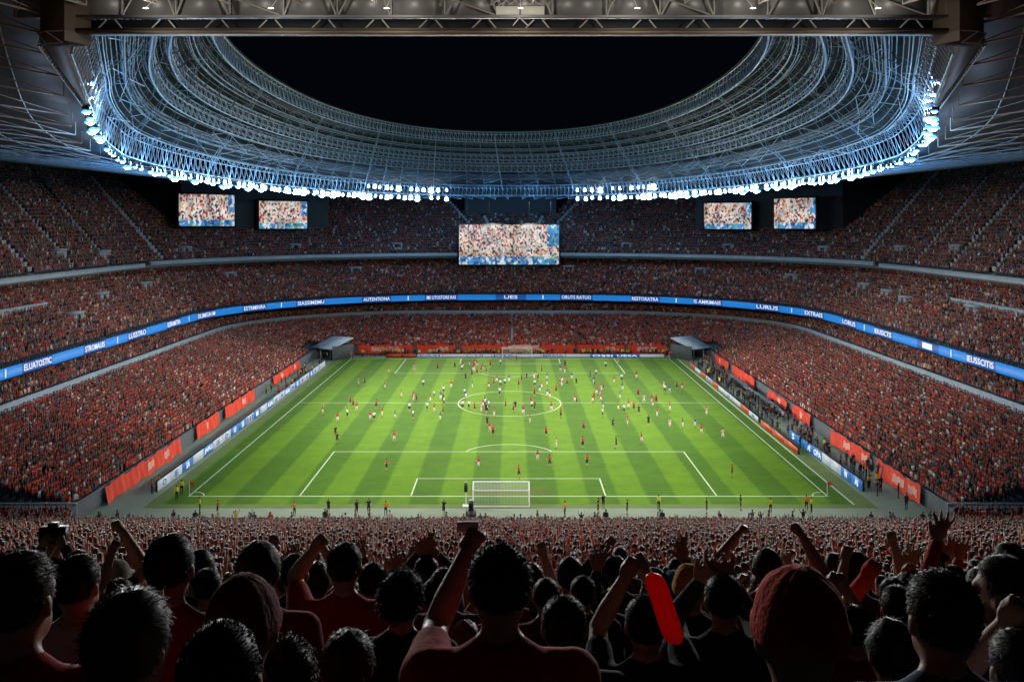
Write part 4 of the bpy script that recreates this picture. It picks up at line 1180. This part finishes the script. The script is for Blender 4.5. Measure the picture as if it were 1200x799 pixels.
def cap_mesh(R, style, rs):
    """knitted beanie or peaked cap over the head"""
    C = HEADC + R @ np.array([0, -.012, .028]); n, m = 48, 26
    V = _sphere(n, m); U = V.reshape(-1, 3)
    rad = np.array([.087, .110, .108])
    low = -.28 if style == 'beanie' else -.02
    z = np.maximum(U[:, 2], low); k = np.sqrt(np.clip(1 - z ** 2, 0, 1)) / np.maximum(np.sqrt(np.clip(1 - U[:, 2] ** 2, 1e-6, 1)), 1e-3)
    Q = U.copy(); Q[:, 2] = z; below = U[:, 2] < low
    Q[:, :2] *= np.where(below, np.clip((U[:, 2] + 1) / (low + 1), 0, 1) * k, 1)[:, None]
    ph = np.arctan2(U[:, 1], U[:, 0])
    rib_ = 1 + (.012 * np.sin(ph * 36) if style == 'beanie' else .006 * np.abs(np.sin(ph * 3))) * (np.abs(z) < .98) + .02 * np.sin(U[:, 0] * 6 + rs) * np.sin(U[:, 1] * 5)
    P = Q * rad * rib_[:, None]
    if style == 'beanie': P *= np.where((z < .02) & ~below, 1.06, 1.0)[:, None]
    mb = MB(); mb.grid((P @ R.T + C).reshape(m + 1, n, 3), close=True)
    if style == 'cap':
        t = np.linspace(PI * .18, PI * .82, 14)
        rows = [np.stack([.088 * np.cos(t) * f, .108 * np.sin(t) * f + o_, np.full(14, -.004 - dz_)], -1) for f, o_, dz_ in ((.98, 0, 0), (1.1, .035, .004), (1.12, .07, .014), (1.1, .072, .019), (1.0, .0, .008))]
        mb.grid((np.stack(rows) @ R.T + C))
    me = mesh_np('cap', np.concatenate(mb.V), np.concatenate(mb.Q), True); me.materials.append(CAPM)
    return me

HAIR = {'black': (.006, .005, .004), 'dark': (.012, .008, .006), 'brown': (.035, .018, .009), 'grey': (.16, .155, .15), 'blond': (.22, .14, .06), 'pepper': (.06, .058, .055)}
def spectator(px, py, w, label, hair='dark', style='short', shirt=(.02, .02, .02), arms=None, yaw=0.0, hyaw=0.0, pitch=0.0, hat=None, hatc=(1, 0, 0), build=1.0, sleeves='short', voxel=.012, legs=True, group='spectators standing in the near stand', strands=3200, glove=None):
    """a person whose head centre shows at photograph pixel px, py with a head w pixels wide; stands on the terrace step under it"""
    d = .168 * F / w
    hx, hz = U(px, d), Z(py, d)
    fz = float(floor_z(d)); k = (hz - fz) / HEADC[2]; kc = min(max(k, .86), 1.12)
    if abs(k - kc) > 1e-6: fz_use = hz - kc * HEADC[2]
    else: fz_use = fz
    print('spectator', label[:40], 'd=%.2f' % d, 'scale=%.2f' % k)
    base = np.array([hx, d, fz_use]); Rw = rotz(yaw)
    loc = lambda q: Rw.T @ (np.array(q) - base) / kc
    A = {}
    for s, spec in (arms or {}).items():
        wx, wy, dd, kind = spec[:4]
        wpt = loc((U(wx, d + dd), d + dd, Z(wy, d + dd)))
        sg = -1 if s == 'L' else 1
        n = np.array([-sg * .3, 1.0, 0]) if kind == 'fist' else np.array([0, 1.0, .2])
        A[s] = (wpt, np.array([sg * .5, .35, -.9]), kind, n)
    P, out = person_prims(A, hyaw, pitch, (0, 0), build, True, sleeves)
    body = union(P, .009 if A else .012, 2, {'skin': SKIN, 'shirt': SKIN, 'trousers': DENIM, 'shoes': SHOE}, 'body')
    o = link('person', body); o.location = base; o.rotation_euler = (0, 0, yaw); o.scale = (kc,) * 3
    tag(o, label, 'person', group)
    sm = shirt_mesh(out, build, sleeves, .014); sm.materials.append(SHIRT)
    sh = link('shirt', sm, o); sh.color = (*shirt, 1)
    HR = rotz(hyaw) @ rotx(pitch)
    if style: h = link('hair', hair_mesh(HR, style, int(px * 7 + py), strands), o); h.color = (*HAIR[hair], 1)
    if hat: c = link('beanie' if hat == 'beanie' else 'cap', cap_mesh(HR, hat, px), o); c.color = (*hatc, 1)
    if glove:
        sh_, el, wr, dd = out[glove]
        gl = [dict(q) for q in hand(wr, dd, A[glove][3], A[glove][2])]
        for q in gl:
            if q['k'] == 'e': q['r'] = q['r'] + .007
            else: q['ra'] += .006; q['rb'] += .006
        gl.append(cap(el + (wr - el) * .45, wr, .046, .038))
        gm = union(gl, .009, 2, None, 'glove'); gm.materials.append(SHIRT); g = link('glove', gm, o); g.color = (.9, .06, .03, 1)
    o['_out'] = 0; del o['_out']
    return o, out, base, kc, Rw
RED, DRED, BLK, WHT, NAVY, GRY, PUR, DEN = (.42, .018, .012), (.22, .012, .010), (.014, .014, .016), (.55, .55, .57), (.015, .02, .05), (.09, .09, .10), (.05, .02, .12), (.12, .17, .26)
H = {}
sp_ = spectator
sp_(586, 694, 70, 'central man in a red shirt with short dark hair, left fist gripping a pale phone', 'dark', 'fade', RED, {'L': (548, 646, .44, 'fist')}, voxel=.009, build=1.06, strands=5200)
H['c'] = _last = None
sp_(22, 707, 76, 'dark haired man in a red shirt at the left edge of the photo', 'brown', 'short', RED, hyaw=-.15, build=1.08, strands=4200)
sp_(92, 688, 52, 'dark haired man in a pale collared shirt second from the left edge', 'black', 'short', WHT, hyaw=-.2)
sp_(152, 760, 92, 'person with short greying hair, largest head at the lower left', 'pepper', 'wavy', BLK, hyaw=-.25, strands=6000)
sp_(199, 668, 54, 'man with short black hair in a red shirt between the raised fists on the left', 'black', 'short', RED, build=1.05)
sp_(285, 738, 78, 'person in a dark red knitted beanie at the lower left', 'dark', None, DRED, hat='beanie', hatc=(.16, .010, .008))
sp_(303, 672, 50, 'brown haired person in a red shirt beside the dark red beanie', 'brown', 'wavy', DRED)
sp_(258, 800, 100, 'dark rounded head cut off by the bottom edge left of centre', 'black', 'buzz', BLK)
sp_(345, 674, 36, 'person with pale rim lit dark hair behind the raised arm left of centre', 'black', 'short', NAVY)
sp_(404, 666, 39, 'man in a bright red shirt raising his left fist left of centre', 'dark', 'short', RED, {'L': (369, 643, .12, 'fist')}, voxel=.010, build=1.08)
sp_(471, 706, 50, 'curly haired person in a dark top left of the central man', 'dark', 'curly', BLK, hyaw=-.3, strands=5200)
sp_(408, 783, 66, 'light brown streaked head of hair at the bottom edge left of centre', 'brown', 'wavy', BLK, strands=5200)
sp_(332, 805, 74, 'curly light brown head of hair at the bottom edge', 'brown', 'curly', BLK, strands=6000)
sp_(545, 752, 36, 'long blond haired person just behind the central man', 'blond', 'long', BLK, strands=4200)
sp_(437, 684, 33, 'dark haired person in a dark coat further down left of centre', 'black', 'short', BLK)
sp_(661, 738, 56, 'short haired person in a dark shirt right of the central man', 'dark', 'short', BLK, hyaw=-.1, strands=4200)
sp_(633, 716, 30, 'person in a blue cap half hidden by the central man', 'dark', 'short', BLK, hat='cap', hatc=(.06, .16, .34))
sp_(683, 697, 34, 'dark round head right of the short haired person', 'black', 'short', BLK)
sp_(668, 676, 29, 'brown haired person standing farther down right of the central man', 'brown', 'wavy', GRY)
sp_(722, 672, 30, 'person in a black long sleeved top raising one fist right of centre', 'black', 'short', BLK, {'L': (711, 640, .05, 'fist')}, sleeves='long')
sp_(757, 735, 54, 'person in a dark top clenching both fists together overhead', 'black', 'short', BLK, {'L': (733, 676, .20, 'fist'), 'R': (757, 672, .24, 'fist')}, voxel=.009)
sp_(790, 690, 31, 'person in a bright blue cap beside the red inflatable stick', 'dark', 'short', NAVY, hat='cap', hatc=(.05, .20, .45))
sp_(808, 691, 42, 'person in an orange knitted hat right of the red inflatable stick', 'dark', None, BLK, hat='beanie', hatc=(.85, .38, .03))
sp_(848, 706, 50, 'person in a dark patterned jacket holding both hands over the head', 'black', 'short', (.03, .03, .035), {'L': (822, 680, .16, 'open'), 'R': (858, 682, .14, 'open')}, sleeves='long', build=1.12)
sp_(936, 745, 100, 'person in a large bright red cap at the lower right', 'dark', None, BLK, hat='beanie', hatc=(.80, .045, .010))
sp_(905, 727, 40, 'person in a red hood half hidden by the large red cap', 'dark', None, RED, hat='beanie', hatc=(.50, .03, .015))
sp_(1000, 740, 46, 'person in a dark shirt with both wrists raised beside the red cap', 'black', 'short', DRED, {'L': (972, 690, .18, 'fist'), 'R': (992, 692, .16, 'fist')}, voxel=.010)
sp_(1052, 716, 44, 'person raising a right fist in a red glove', 'brown', 'short', BLK, {'L': (1016, 676, .16, 'fist')}, voxel=.010, glove='L')
sp_(1104, 729, 84, 'man with thick dark brown hair in a blue collared shirt at the lower right', 'brown', 'short', DEN, hyaw=.1, build=1.05, strands=6000)
sp_(1178, 697, 58, 'grey haired man in a purple shirt turned to the left at the right edge', 'pepper', 'short', PUR, hyaw=.8, strands=5200)
sp_(1045, 768, 62, 'dark haired person at the bottom edge between the red cap and the brown haired man', 'dark', 'wavy', BLK, strands=4200)
sp_(1196, 790, 80, 'person in a patterned blue shirt raising an arm at the lower right corner', 'dark', 'short', DEN, {'L': (1178, 730, .15, 'fist')}, sleeves='short')
sp_(1118, 682, 30, 'person in a dark top lifting a thin arm behind the brown haired man', 'black', 'short', BLK, {'L': (1108, 648, .1, 'open')}, sleeves='long')
sp_(1066, 690, 30, 'person in a red top with hands clasped above the dark heads on the right', 'black', 'short', DRED, {'L': (1060, 672, .12, 'fist'), 'R': (1072, 672, .12, 'fist')})
sp_(136, 680, 32, 'grey haired person in a pale cap between two men on the left', 'grey', 'short', GRY, hat='cap', hatc=(.22, .22, .22))
sp_(140, 700, 34, 'person in a dark jacket raising a bent left arm on the left', 'black', 'short', DRED, {'L': (131, 648, .12, 'fist')})
sp_(62, 676, 34, 'person with both hands raised around a camera at the left edge', 'black', 'short', BLK, {'L': (50, 640, .14, 'fist'), 'R': (75, 640, .16, 'fist')}, sleeves='long')
sp_(243, 690, 36, 'dark haired person in black behind the dark red beanie', 'black', 'short', BLK)
sp_(520, 690, 33, 'dark haired person in grey behind the raised phone arm', 'dark', 'short', GRY)
sp_(500, 672, 28, 'person in black raising both arms left of the phone', 'black', 'short', BLK, {'L': (492, 648, .1, 'open'), 'R': (512, 650, .1, 'open')}, sleeves='long')
sp_(960, 695, 32, 'dark haired person in a maroon top behind the large red cap', 'black', 'short', DRED)
sp_(1150, 690, 33, 'dark haired person in black left of the grey haired man', 'black', 'wavy', BLK)

# things people hold
def held(name, label, cat, px, py, d, build):
    root = empty(name, (U(px, d), d, Z(py, d))); tag(root, label, cat); build(root); return root
def phone(root):
    mb = MB(); mb.box((0, 0, 0), (.072, .012, .034), tilt=.12); mb.build('case', M['white'], root)
    mb = MB(); mb.box((0, .0085, 0), (.066, .003, .030), tilt=.12); mb.build('screen', M['black'], root)
held('phone', 'pale phone held sideways in the raised fist of the central man', 'phone', 548, 617, 2.71 + .50, phone)
def cam_(root):
    mb = MB(); mb.box((0, 0, 0), (.15, .07, .09)); mb.box((0, 0, .055), (.05, .05, .03)); mb.build('camera_body', M['black'], root)
    mb = MB(); mb.tubes([(0, .03, 0)], [(0, .12, 0)], .036, 14); mb.build('lens', M['black'], root)
held('camera', 'small black camera held up at the left edge', 'camera', 63, 626, .168 * F / 34 + .2, cam_)
def vinyl():
    m = pmat('red_vinyl', (.85, .035, .015), .3, 0, .05, 4)
    N, L = m.node_tree.nodes, m.node_tree.links
    t = N.new('ShaderNodeBsdfTranslucent'); t.inputs['Color'].default_value = (.95, .05, .02, 1)
    x = N.new('ShaderNodeMixShader'); x.inputs[0].default_value = .65; L.new(N['Principled BSDF'].outputs[0], x.inputs[1]); L.new(t.outputs[0], x.inputs[2]); L.new(x.outputs[0], N['Material Output'].inputs['Surface'])
    return m
def stick(root):
    n = 24; rows = []
    for t in np.linspace(0, 1, 22):
        z = -.11 + .22 * t; r = .034 * min(1, math.sqrt(max(1 - (abs(t - .5) / .5) ** 6, 0.0)) + .02)
        a = np.arange(n) * 2 * PI / n
        rows.append(np.stack([r * np.cos(a) - .07 * (t - .5), r * np.sin(a) * .8 + .02 * t, np.full(n, z)], -1))
    mb = MB(); mb.grid(np.stack(rows), close=True); mb.build('inflated_tube', vinyl(), root, True)
held('inflatable_stick', 'bright red inflatable cheering stick held up right of centre', 'cheering stick', 779, 714, 3.0, stick)

# ---- rows of spectators a little farther down: a few full figures copied with their shirts and hair
protos = []
rp = random.Random(21)
def wr_up(s, x, y, z): return np.array([s * x, y, z])
ARMSETS = [({}, 'arms down'), ({'L': (wr_up(-1, .24, .25, 1.78), (-.5, .3, -.8), 'fist', (0, 1, 0))}, 'left fist raised'), ({'R': (wr_up(1, .25, .25, 1.76), (.5, .3, -.8), 'fist', (0, 1, 0))}, 'right fist raised'),
           ({'L': (wr_up(-1, .30, .22, 1.70), (-.5, .3, -.8), 'open', (0, 1, 0)), 'R': (wr_up(1, .30, .22, 1.72), (.5, .3, -.8), 'open', (0, 1, 0))}, 'both hands raised'),
           ({'L': (wr_up(-1, .05, .34, 1.42), (-.8, -.2, -.6), 'open', (1, 0, 0)), 'R': (wr_up(1, .05, .34, 1.42), (.8, -.2, -.6), 'open', (-1, 0, 0))}, 'hands clapping'),
           ({'L': (wr_up(-1, .18, .24, 1.74), (-.7, .2, -.5), 'fist', (1, .4, 0)), 'R': (wr_up(1, .20, .22, 1.78), (.7, .2, -.5), 'fist', (-1, .4, 0))}, 'both fists raised'), ({}, 'arms at the sides')]
for k, (a, txt) in enumerate(ARMSETS):
    b = .95 + .05 * (k % 4)
    P, out = person_prims(a, .1 * (k % 3 - 1), 0, (0, 0), b, True, 'long' if k in (3, 6) else 'short')
    body = union(P, .0105, 2, {'skin': SKIN, 'shirt': SKIN, 'trousers': DENIM, 'shoes': SHOE}, 'body')
    sm = shirt_mesh(out, b, 'long' if k in (3, 6) else 'short', .022); sm.materials.append(SHIRT)
    hm = hair_mesh(rotz(.1 * (k % 3 - 1)), ('short', 'wavy', 'curly', 'fade', 'long', 'short', 'short')[k], 100 + k, 1900)
    protos.append((body, sm, hm, txt))
SH = [('a red shirt', RED, 8), ('a dark red top', DRED, 5), ('black', BLK, 5), ('a grey top', GRY, 3), ('a white shirt', (.5, .5, .5), 2), ('a navy top', NAVY, 2)]
SHW = [s for s in SH for _ in range(s[2])]
nfill = 0
for d in np.arange(5.7, NEAR_FROM - .1, .8):
    x = -.545 * d - .1
    row = int(round((d - 5.7) / .8))
    while x < .545 * d + .1:
        x += rp.uniform(.62, .84)
        if nfill >= 66: break
        if rp.random() < .05: continue
        body, sm, hm, txt = protos[rp.choice((0, 0, 6, 1, 1, 2, 2, 3, 3, 4, 5))]
        o = link('person', body); dd = d + rp.uniform(-.1, .1)
        o.location = (x, dd, float(floor_z(d))); s = rp.uniform(.93, 1.07); o.scale = (s,) * 3; o.rotation_euler = (0, 0, rp.gauss(0, .18))
        c = rp.choice(SHW)
        where = 'left part' if x < -.2 * d else 'right part' if x > .2 * d else 'middle'
        hn = rp.choice(('black', 'black', 'dark', 'dark', 'brown', 'pepper'))
        tag(o, '%s, %s %s, %s of near stand' % (c[0].replace('a ', 'spectator in ', 1) if c[0].startswith('a ') else 'spectator in black', {'black': 'black hair,', 'dark': 'dark hair,', 'brown': 'brown hair,', 'pepper': 'grey hair,'}[hn], txt, where), 'person', 'spectators standing in the near stand')
        q = link('shirt', sm, o); q.color = (*c[1], 1); q = link('hair', hm, o); q.color = (*HAIR[hn], 1)
        nfill += 1
print('fillers', nfill)

# ---- low detail figures: people on the pitch and stewards (one mesh each), and the sources of the crowd
def flat(name, c, rough=.8): return pmat(name, c, rough, 0, .06, 8, 0, 30, .2)
CL = {'red': flat('kit_red', (.50, .03, .03)), 'white': flat('kit_white', (.72, .72, .72)), 'black': flat('kit_black', (.02, .02, .025)), 'blue': flat('kit_blue', (.05, .10, .30)), 'yellow': flat('vest_yellow', (.62, .55, .03)), 'orange': flat('vest_orange', (.75, .22, .03)), 'pink': flat('kit_pink', (.65, .30, .28)), 'hair': flat('dark_hair', (.02, .013, .01))}
def head_low(hair='hair'):
    return [ell(HEADC + [0, 0, -.02], (.073, .088, .11)), ell(HEADC + [0, -.02, .035], (.082, .10, .09), mat=hair)]
def low_person(arms, legs, shirt, shorts, player, voxel):
    P, out = person_prims(arms, 0, 0, legs, 1.0, False, 'player' if player else 'long', False)
    P = [p for p in P if not (p['k'] == 'e' and p['c'][2] > 1.5)] + head_low()
    return P
def run_arm(s, f): return (np.array([s * .24, .30 * f, 1.10 + .12 * f]), np.array([s * .6, -.8, -.3]), 'open', (0, 1, 0))
POSES = [({}, (0, 0), 'standing'), ({'L': run_arm(-1, 1), 'R': run_arm(1, -1)}, (.6, -.5), 'running'), ({'L': run_arm(-1, -1), 'R': run_arm(1, 1)}, (-.5, .7), 'running'), ({'L': run_arm(-1, .5), 'R': run_arm(1, -.4)}, (.25, -.2), 'walking'),
         ({'L': (wr_up(-1, .35, .05, 1.9), (-.5, .3, -.8), 'open', (0, 1, 0)), 'R': (wr_up(1, .35, .05, 1.9), (.5, .3, -.8), 'open', (0, 1, 0))}, (0, .1), 'arms raised')]
KITS = [('red shirt and white shorts', 'red', 'white', 8), ('red shirt and dark shorts', 'red', 'black', 9), ('white shirt and dark shorts', 'white', 'black', 7), ('black kit', 'black', 'black', 6), ('blue shirt and white shorts', 'blue', 'white', 4), ('pale pink shirt and white shorts', 'pink', 'white', 3)]
pm = {}
def pitch_mesh(pose, a, b, vest=False):
    key = (pose, a, b)
    if key not in pm:
        ar, lg, _ = POSES[pose]
        P = low_person(ar, lg, a, b, not vest, .04)
        pm[key] = union(P, .036, 1, {'skin': SKIN, 'shirt': CL[a], 'trousers': CL[b], 'shoes': CL['black'], 'hair': CL['hair']}, 'person')
    return pm[key]
def zone(x, y):
    if (x * 1.0) ** 2 / 8.3 ** 2 + (y - HALF) ** 2 / 10.8 ** 2 < 1: return 'inside the centre circle'
    if y < 123 and abs(x) < 22.4: return 'inside the near penalty area'
    if y > 187 and abs(x) < 22.4: return 'in front of the far goal'
    side = 'left' if x < -11 else 'right' if x > 11 else 'middle'
    return '%s half of the pitch, %s' % ('near' if y < HALF else 'far', side)
rk = random.Random(77)
def put_player(x, y, kit=None, pose=None):
    kit = kit or rk.choice([k for k in KITS for _ in range(k[3])]); pose = rk.choice((0, 1, 1, 2, 2, 3, 3, 4)) if pose is None else pose
    o = link('person', pitch_mesh(pose, kit[1], kit[2]))
    s = rk.uniform(.82, .97); o.location = (x, y, .02); o.scale = (s,) * 3; o.rotation_euler = (0, 0, rk.uniform(0, 2 * PI))
    tag(o, 'person in %s, %s, %s' % (kit[0], POSES[pose][2], zone(x - PX, y)), 'person', 'people on the pitch')
def at_px(px, py): d = EYE * F / (py - HZ); return U(px, d), d
for px, py in ((453, 552), (561, 550), (608, 561), (630, 541), (644, 548), (688, 547), (858, 559), (462, 519), (652, 526), (683, 526), (722, 526), (752, 520), (847, 515), (395, 520), (640, 512), (378, 487), (393, 512), (828, 488), (822, 510), (800, 503), (785, 502), (735, 497), (760, 500), (765, 478), (574, 507), (578, 512), (571, 500), (448, 489), (484, 492), (463, 492), (418, 483), (441, 480)):
    put_player(*at_px(px, py))
np_ = 32
cl_c = [at_px(*q) for q in ((615, 466), (560, 480), (705, 470), (740, 462), (690, 450), (710, 480), (600, 455), (520, 462), (650, 478), (490, 480), (640, 447), (770, 455), (470, 465), (550, 440), (700, 490), (600, 485))]
while np_ < 178:
    if rk.random() < .8: c = rk.choice(cl_c); x, y = c[0] + rk.gauss(0, 3.4), c[1] + rk.gauss(0, 8.0)
    else: x, y = rk.uniform(-30, 30), rk.uniform(140, 203)
    if abs(x) > 33 or y < 132 or y > 205: continue
    put_player(x, y); np_ += 1
def put_steward(px, py, vest, d=None):
    if d is None: x, y = at_px(px, py)
    else: x, y = U(px, d), d
    pose = rk.choice((0, 0, 0, 3))
    o = link('person', pitch_mesh(pose, vest, 'black', True)); o.location = (x, y, .02); s = rk.uniform(.85, .95); o.scale = (s,) * 3; o.rotation_euler = (0, 0, rk.uniform(0, 6.28))
    side = 'behind the near goal line' if y < 103 else 'by the left stand' if x < 0 else 'by the right benches'
    nm = {'yellow': 'yellow vest', 'orange': 'orange vest', 'black': 'black clothes', 'red': 'red jacket'}[vest]
    tag(o, 'steward in %s %s %s' % ('a ' + nm if vest != 'black' else nm, POSES[pose][2], side), 'person', 'stewards and staff round the pitch')
for px, py, v in ((178, 578, 'orange'), (186, 573, 'yellow'), (207, 586, 'yellow'), (213, 579, 'yellow'), (234, 601, 'yellow'), (255, 603, 'red'), (385, 602, 'black'), (345, 605, 'orange'), (432, 603, 'black'), (452, 604, 'orange'), (418, 604, 'black'), (520, 604, 'black'), (662, 606, 'orange'), (701, 602, 'black'), (707, 596, 'black'), (735, 603, 'black'), (772, 597, 'yellow'), (828, 602, 'black'), (868, 598, 'black'), (903, 601, 'yellow'), (945, 598, 'orange'), (951, 600, 'yellow'), (172, 548, 'yellow'), (226, 512, 'black'), (312, 462, 'yellow'), (318, 458, 'yellow'), (330, 452, 'black'), (352, 442, 'orange'), (966, 528, 'yellow'), (985, 548, 'black'), (1012, 556, 'orange'), (1018, 572, 'yellow'), (1032, 576, 'red'), (1002, 540, 'black'), (972, 536, 'black'), (940, 520, 'black')):
    put_steward(px, py, v)

# ------------------------------------------------------------------ the crowd: one object of instanced figures
CS = tint_mat('crowd_shirt', .85, 'tint', .05, 4)
CK = pmat('crowd_skin', (.40, .22, .15), .6, 0, .1, 1.0)
CT = pmat('crowd_trousers', (.025, .028, .04), .85, 0, .2, 1.0)
CH = pmat('crowd_hair', (.022, .015, .010), .6, 0, .3, 2.0)
src = bpy.data.collections.new('crowd_figures')
CARMS = [{}, {}, {'L': (wr_up(-1, .30, .16, 1.88), (-.5, .3, -.8), 'open', (0, 1, 0)), 'R': (wr_up(1, .30, .16, 1.90), (.5, .3, -.8), 'open', (0, 1, 0))}, {'R': (wr_up(1, .22, .2, 1.92), (.5, .3, -.8), 'fist', (0, 1, 0))},
         {'L': (wr_up(-1, .24, .2, 1.90), (-.5, .3, -.8), 'fist', (0, 1, 0))}, {'L': (wr_up(-1, .05, .32, 1.36), (-.8, -.2, -.6), 'open', (1, 0, 0)), 'R': (wr_up(1, .05, .32, 1.36), (.8, -.2, -.6), 'open', (-1, 0, 0))}, {'L': (wr_up(-1, .2, .25, 1.15), (-.8, -.6, -.3), 'open', (1, 0, 0))}]
for k, a in enumerate(CARMS):
    P, _ = person_prims(a, 0, 0, (0, 0), 1.0, False, 'long' if k in (1, 4) else 'short', False)
    P = [p for p in P if not (p['k'] == 'e' and p['c'][2] > 1.5)] + head_low()
    me = union(P, .042, 1, {'skin': CK, 'shirt': CS, 'trousers': CT, 'shoes': CT, 'hair': CH}, 'crowd_figure')
    src.objects.link(bpy.data.objects.new('crowd_figure', me))
P = np.concatenate(CROWD_P); A = np.concatenate(CROWD_A); K = np.concatenate(CROWD_K)
# staff and photographers packed along the right benches and the far end
ex = []
for _ in range(150):
    y = RNG.uniform(120, 200); ex.append((PX + RNG.uniform(37.3, 41.3), y, .0, RNG.uniform(0, 6.28), 4))
for _ in range(40): ex.append((RNG.uniform(38.5, 47), RNG.uniform(97, 118), .0, RNG.uniform(0, 6.28), 4))
for _ in range(150): ex.append((RNG.uniform(-34, 36), RNG.uniform(209.6, 212.2), .0, PI + RNG.normal(0, .5), 5))
for _ in range(70): ex.append((RNG.uniform(-40, 44), RNG.uniform(90.2, 92.6), .0, RNG.uniform(0, 6.28), 4))
for _ in range(20): ex.append((RNG.uniform(-41, -38.6), RNG.uniform(160, 205), .0, RNG.uniform(0, 6.28), 5))
ex = np.array(ex)
P = np.concatenate([P, ex[:, :3]]); A = np.concatenate([A, ex[:, 3]]); K = np.concatenate([K, ex[:, 4].astype(int)])
n = len(P)
print('crowd', n)
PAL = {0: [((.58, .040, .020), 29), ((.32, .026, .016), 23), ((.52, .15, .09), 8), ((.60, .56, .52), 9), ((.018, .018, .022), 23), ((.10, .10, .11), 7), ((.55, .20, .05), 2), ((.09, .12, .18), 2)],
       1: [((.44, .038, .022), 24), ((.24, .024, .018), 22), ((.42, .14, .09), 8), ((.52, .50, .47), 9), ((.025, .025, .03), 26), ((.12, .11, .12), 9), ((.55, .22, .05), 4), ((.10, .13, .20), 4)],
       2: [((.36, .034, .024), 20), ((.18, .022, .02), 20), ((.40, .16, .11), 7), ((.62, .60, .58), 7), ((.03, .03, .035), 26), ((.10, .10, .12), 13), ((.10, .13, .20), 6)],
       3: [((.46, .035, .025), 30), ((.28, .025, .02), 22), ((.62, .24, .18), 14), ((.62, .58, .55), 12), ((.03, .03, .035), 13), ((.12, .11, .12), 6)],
       4: [((.02, .02, .025), 60), ((.10, .10, .12), 15), ((.5, .5, .5), 8), ((.10, .14, .3), 8), ((.6, .5, .04), 5), ((.5, .04, .03), 4)],
       5: [((.6, .5, .05), 25), ((.02, .02, .025), 35), ((.7, .22, .03), 15), ((.5, .04, .03), 15), ((.5, .5, .5), 10)]}
T = np.zeros((n, 4), np.float32); T[:, 3] = 1
for z, pal in PAL.items():
    i = np.nonzero(K == z)[0]; w = np.array([q[1] for q in pal], float); c = np.array([q[0] for q in pal])
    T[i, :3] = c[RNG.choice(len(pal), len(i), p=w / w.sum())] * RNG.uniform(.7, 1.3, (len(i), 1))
xx, yy, zz = P.T                     # groups of friends dress alike: patches of paler and darker clothes
pt = np.sin(xx * .9 + 2 * np.sin(yy * .23)) * np.sin(yy * .8 + 2 * np.sin(xx * .31) + zz * .7) + .6 * np.sin(xx * .27 + zz) * np.sin(yy * .21)
T[:, :3] *= np.clip(1 + .33 * pt, .45, 1.6)[:, None]
T[K == 0, :3] *= .78; T[K == 1, :3] *= .66; T[K == 2, :3] *= .55; T[K == 3, :3] *= .9  # clothes darkened tier by tier, standing in for dimmer light higher up
var = RNG.choice(len(CARMS), n, p=[.34, .22, .10, .08, .08, .10, .08]).astype(np.int32)
me = bpy.data.meshes.new('crowd'); me.vertices.add(n); me.vertices.foreach_set('co', P.astype(np.float32).ravel())
def attr(nm, ty, data, key='value'):
    a = me.attributes.new(nm, ty, 'POINT'); a.data.foreach_set(key, data.ravel())
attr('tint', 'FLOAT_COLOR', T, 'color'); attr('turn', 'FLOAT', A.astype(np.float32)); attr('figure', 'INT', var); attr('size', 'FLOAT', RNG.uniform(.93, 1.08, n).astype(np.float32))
crowd = link('crowd', me)
tag(crowd, 'dense crowd in mostly red clothes filling all tiers of the stadium', 'crowd', kind='stuff')
ng = bpy.data.node_groups.new('crowd_nodes', 'GeometryNodeTree')
ng.interface.new_socket('Geometry', in_out='INPUT', socket_type='NodeSocketGeometry'); ng.interface.new_socket('Geometry', in_out='OUTPUT', socket_type='NodeSocketGeometry')
N, L = ng.nodes, ng.links
gi, go = N.new('NodeGroupInput'), N.new('NodeGroupOutput')
ci = N.new('GeometryNodeCollectionInfo'); ci.inputs['Collection'].default_value = src; ci.inputs['Separate Children'].default_value = True; ci.inputs['Reset Children'].default_value = True
ip_ = N.new('GeometryNodeInstanceOnPoints'); ip_.inputs['Pick Instance'].default_value = True
def named(nm, ty):
    a = N.new('GeometryNodeInputNamedAttribute'); a.data_type = ty; a.inputs['Name'].default_value = nm; return a.outputs['Attribute']
cx = N.new('ShaderNodeCombineXYZ'); L.new(named('turn', 'FLOAT'), cx.inputs['Z'])
L.new(gi.outputs[0], ip_.inputs['Points']); L.new(ci.outputs[0], ip_.inputs['Instance']); L.new(named('figure', 'INT'), ip_.inputs['Instance Index'])
L.new(cx.outputs[0], ip_.inputs['Rotation']); L.new(named('size', 'FLOAT'), ip_.inputs['Scale']); L.new(ip_.outputs[0], go.inputs[0])
md = crowd.modifiers.new('figures', 'NODES'); md.node_group = ng
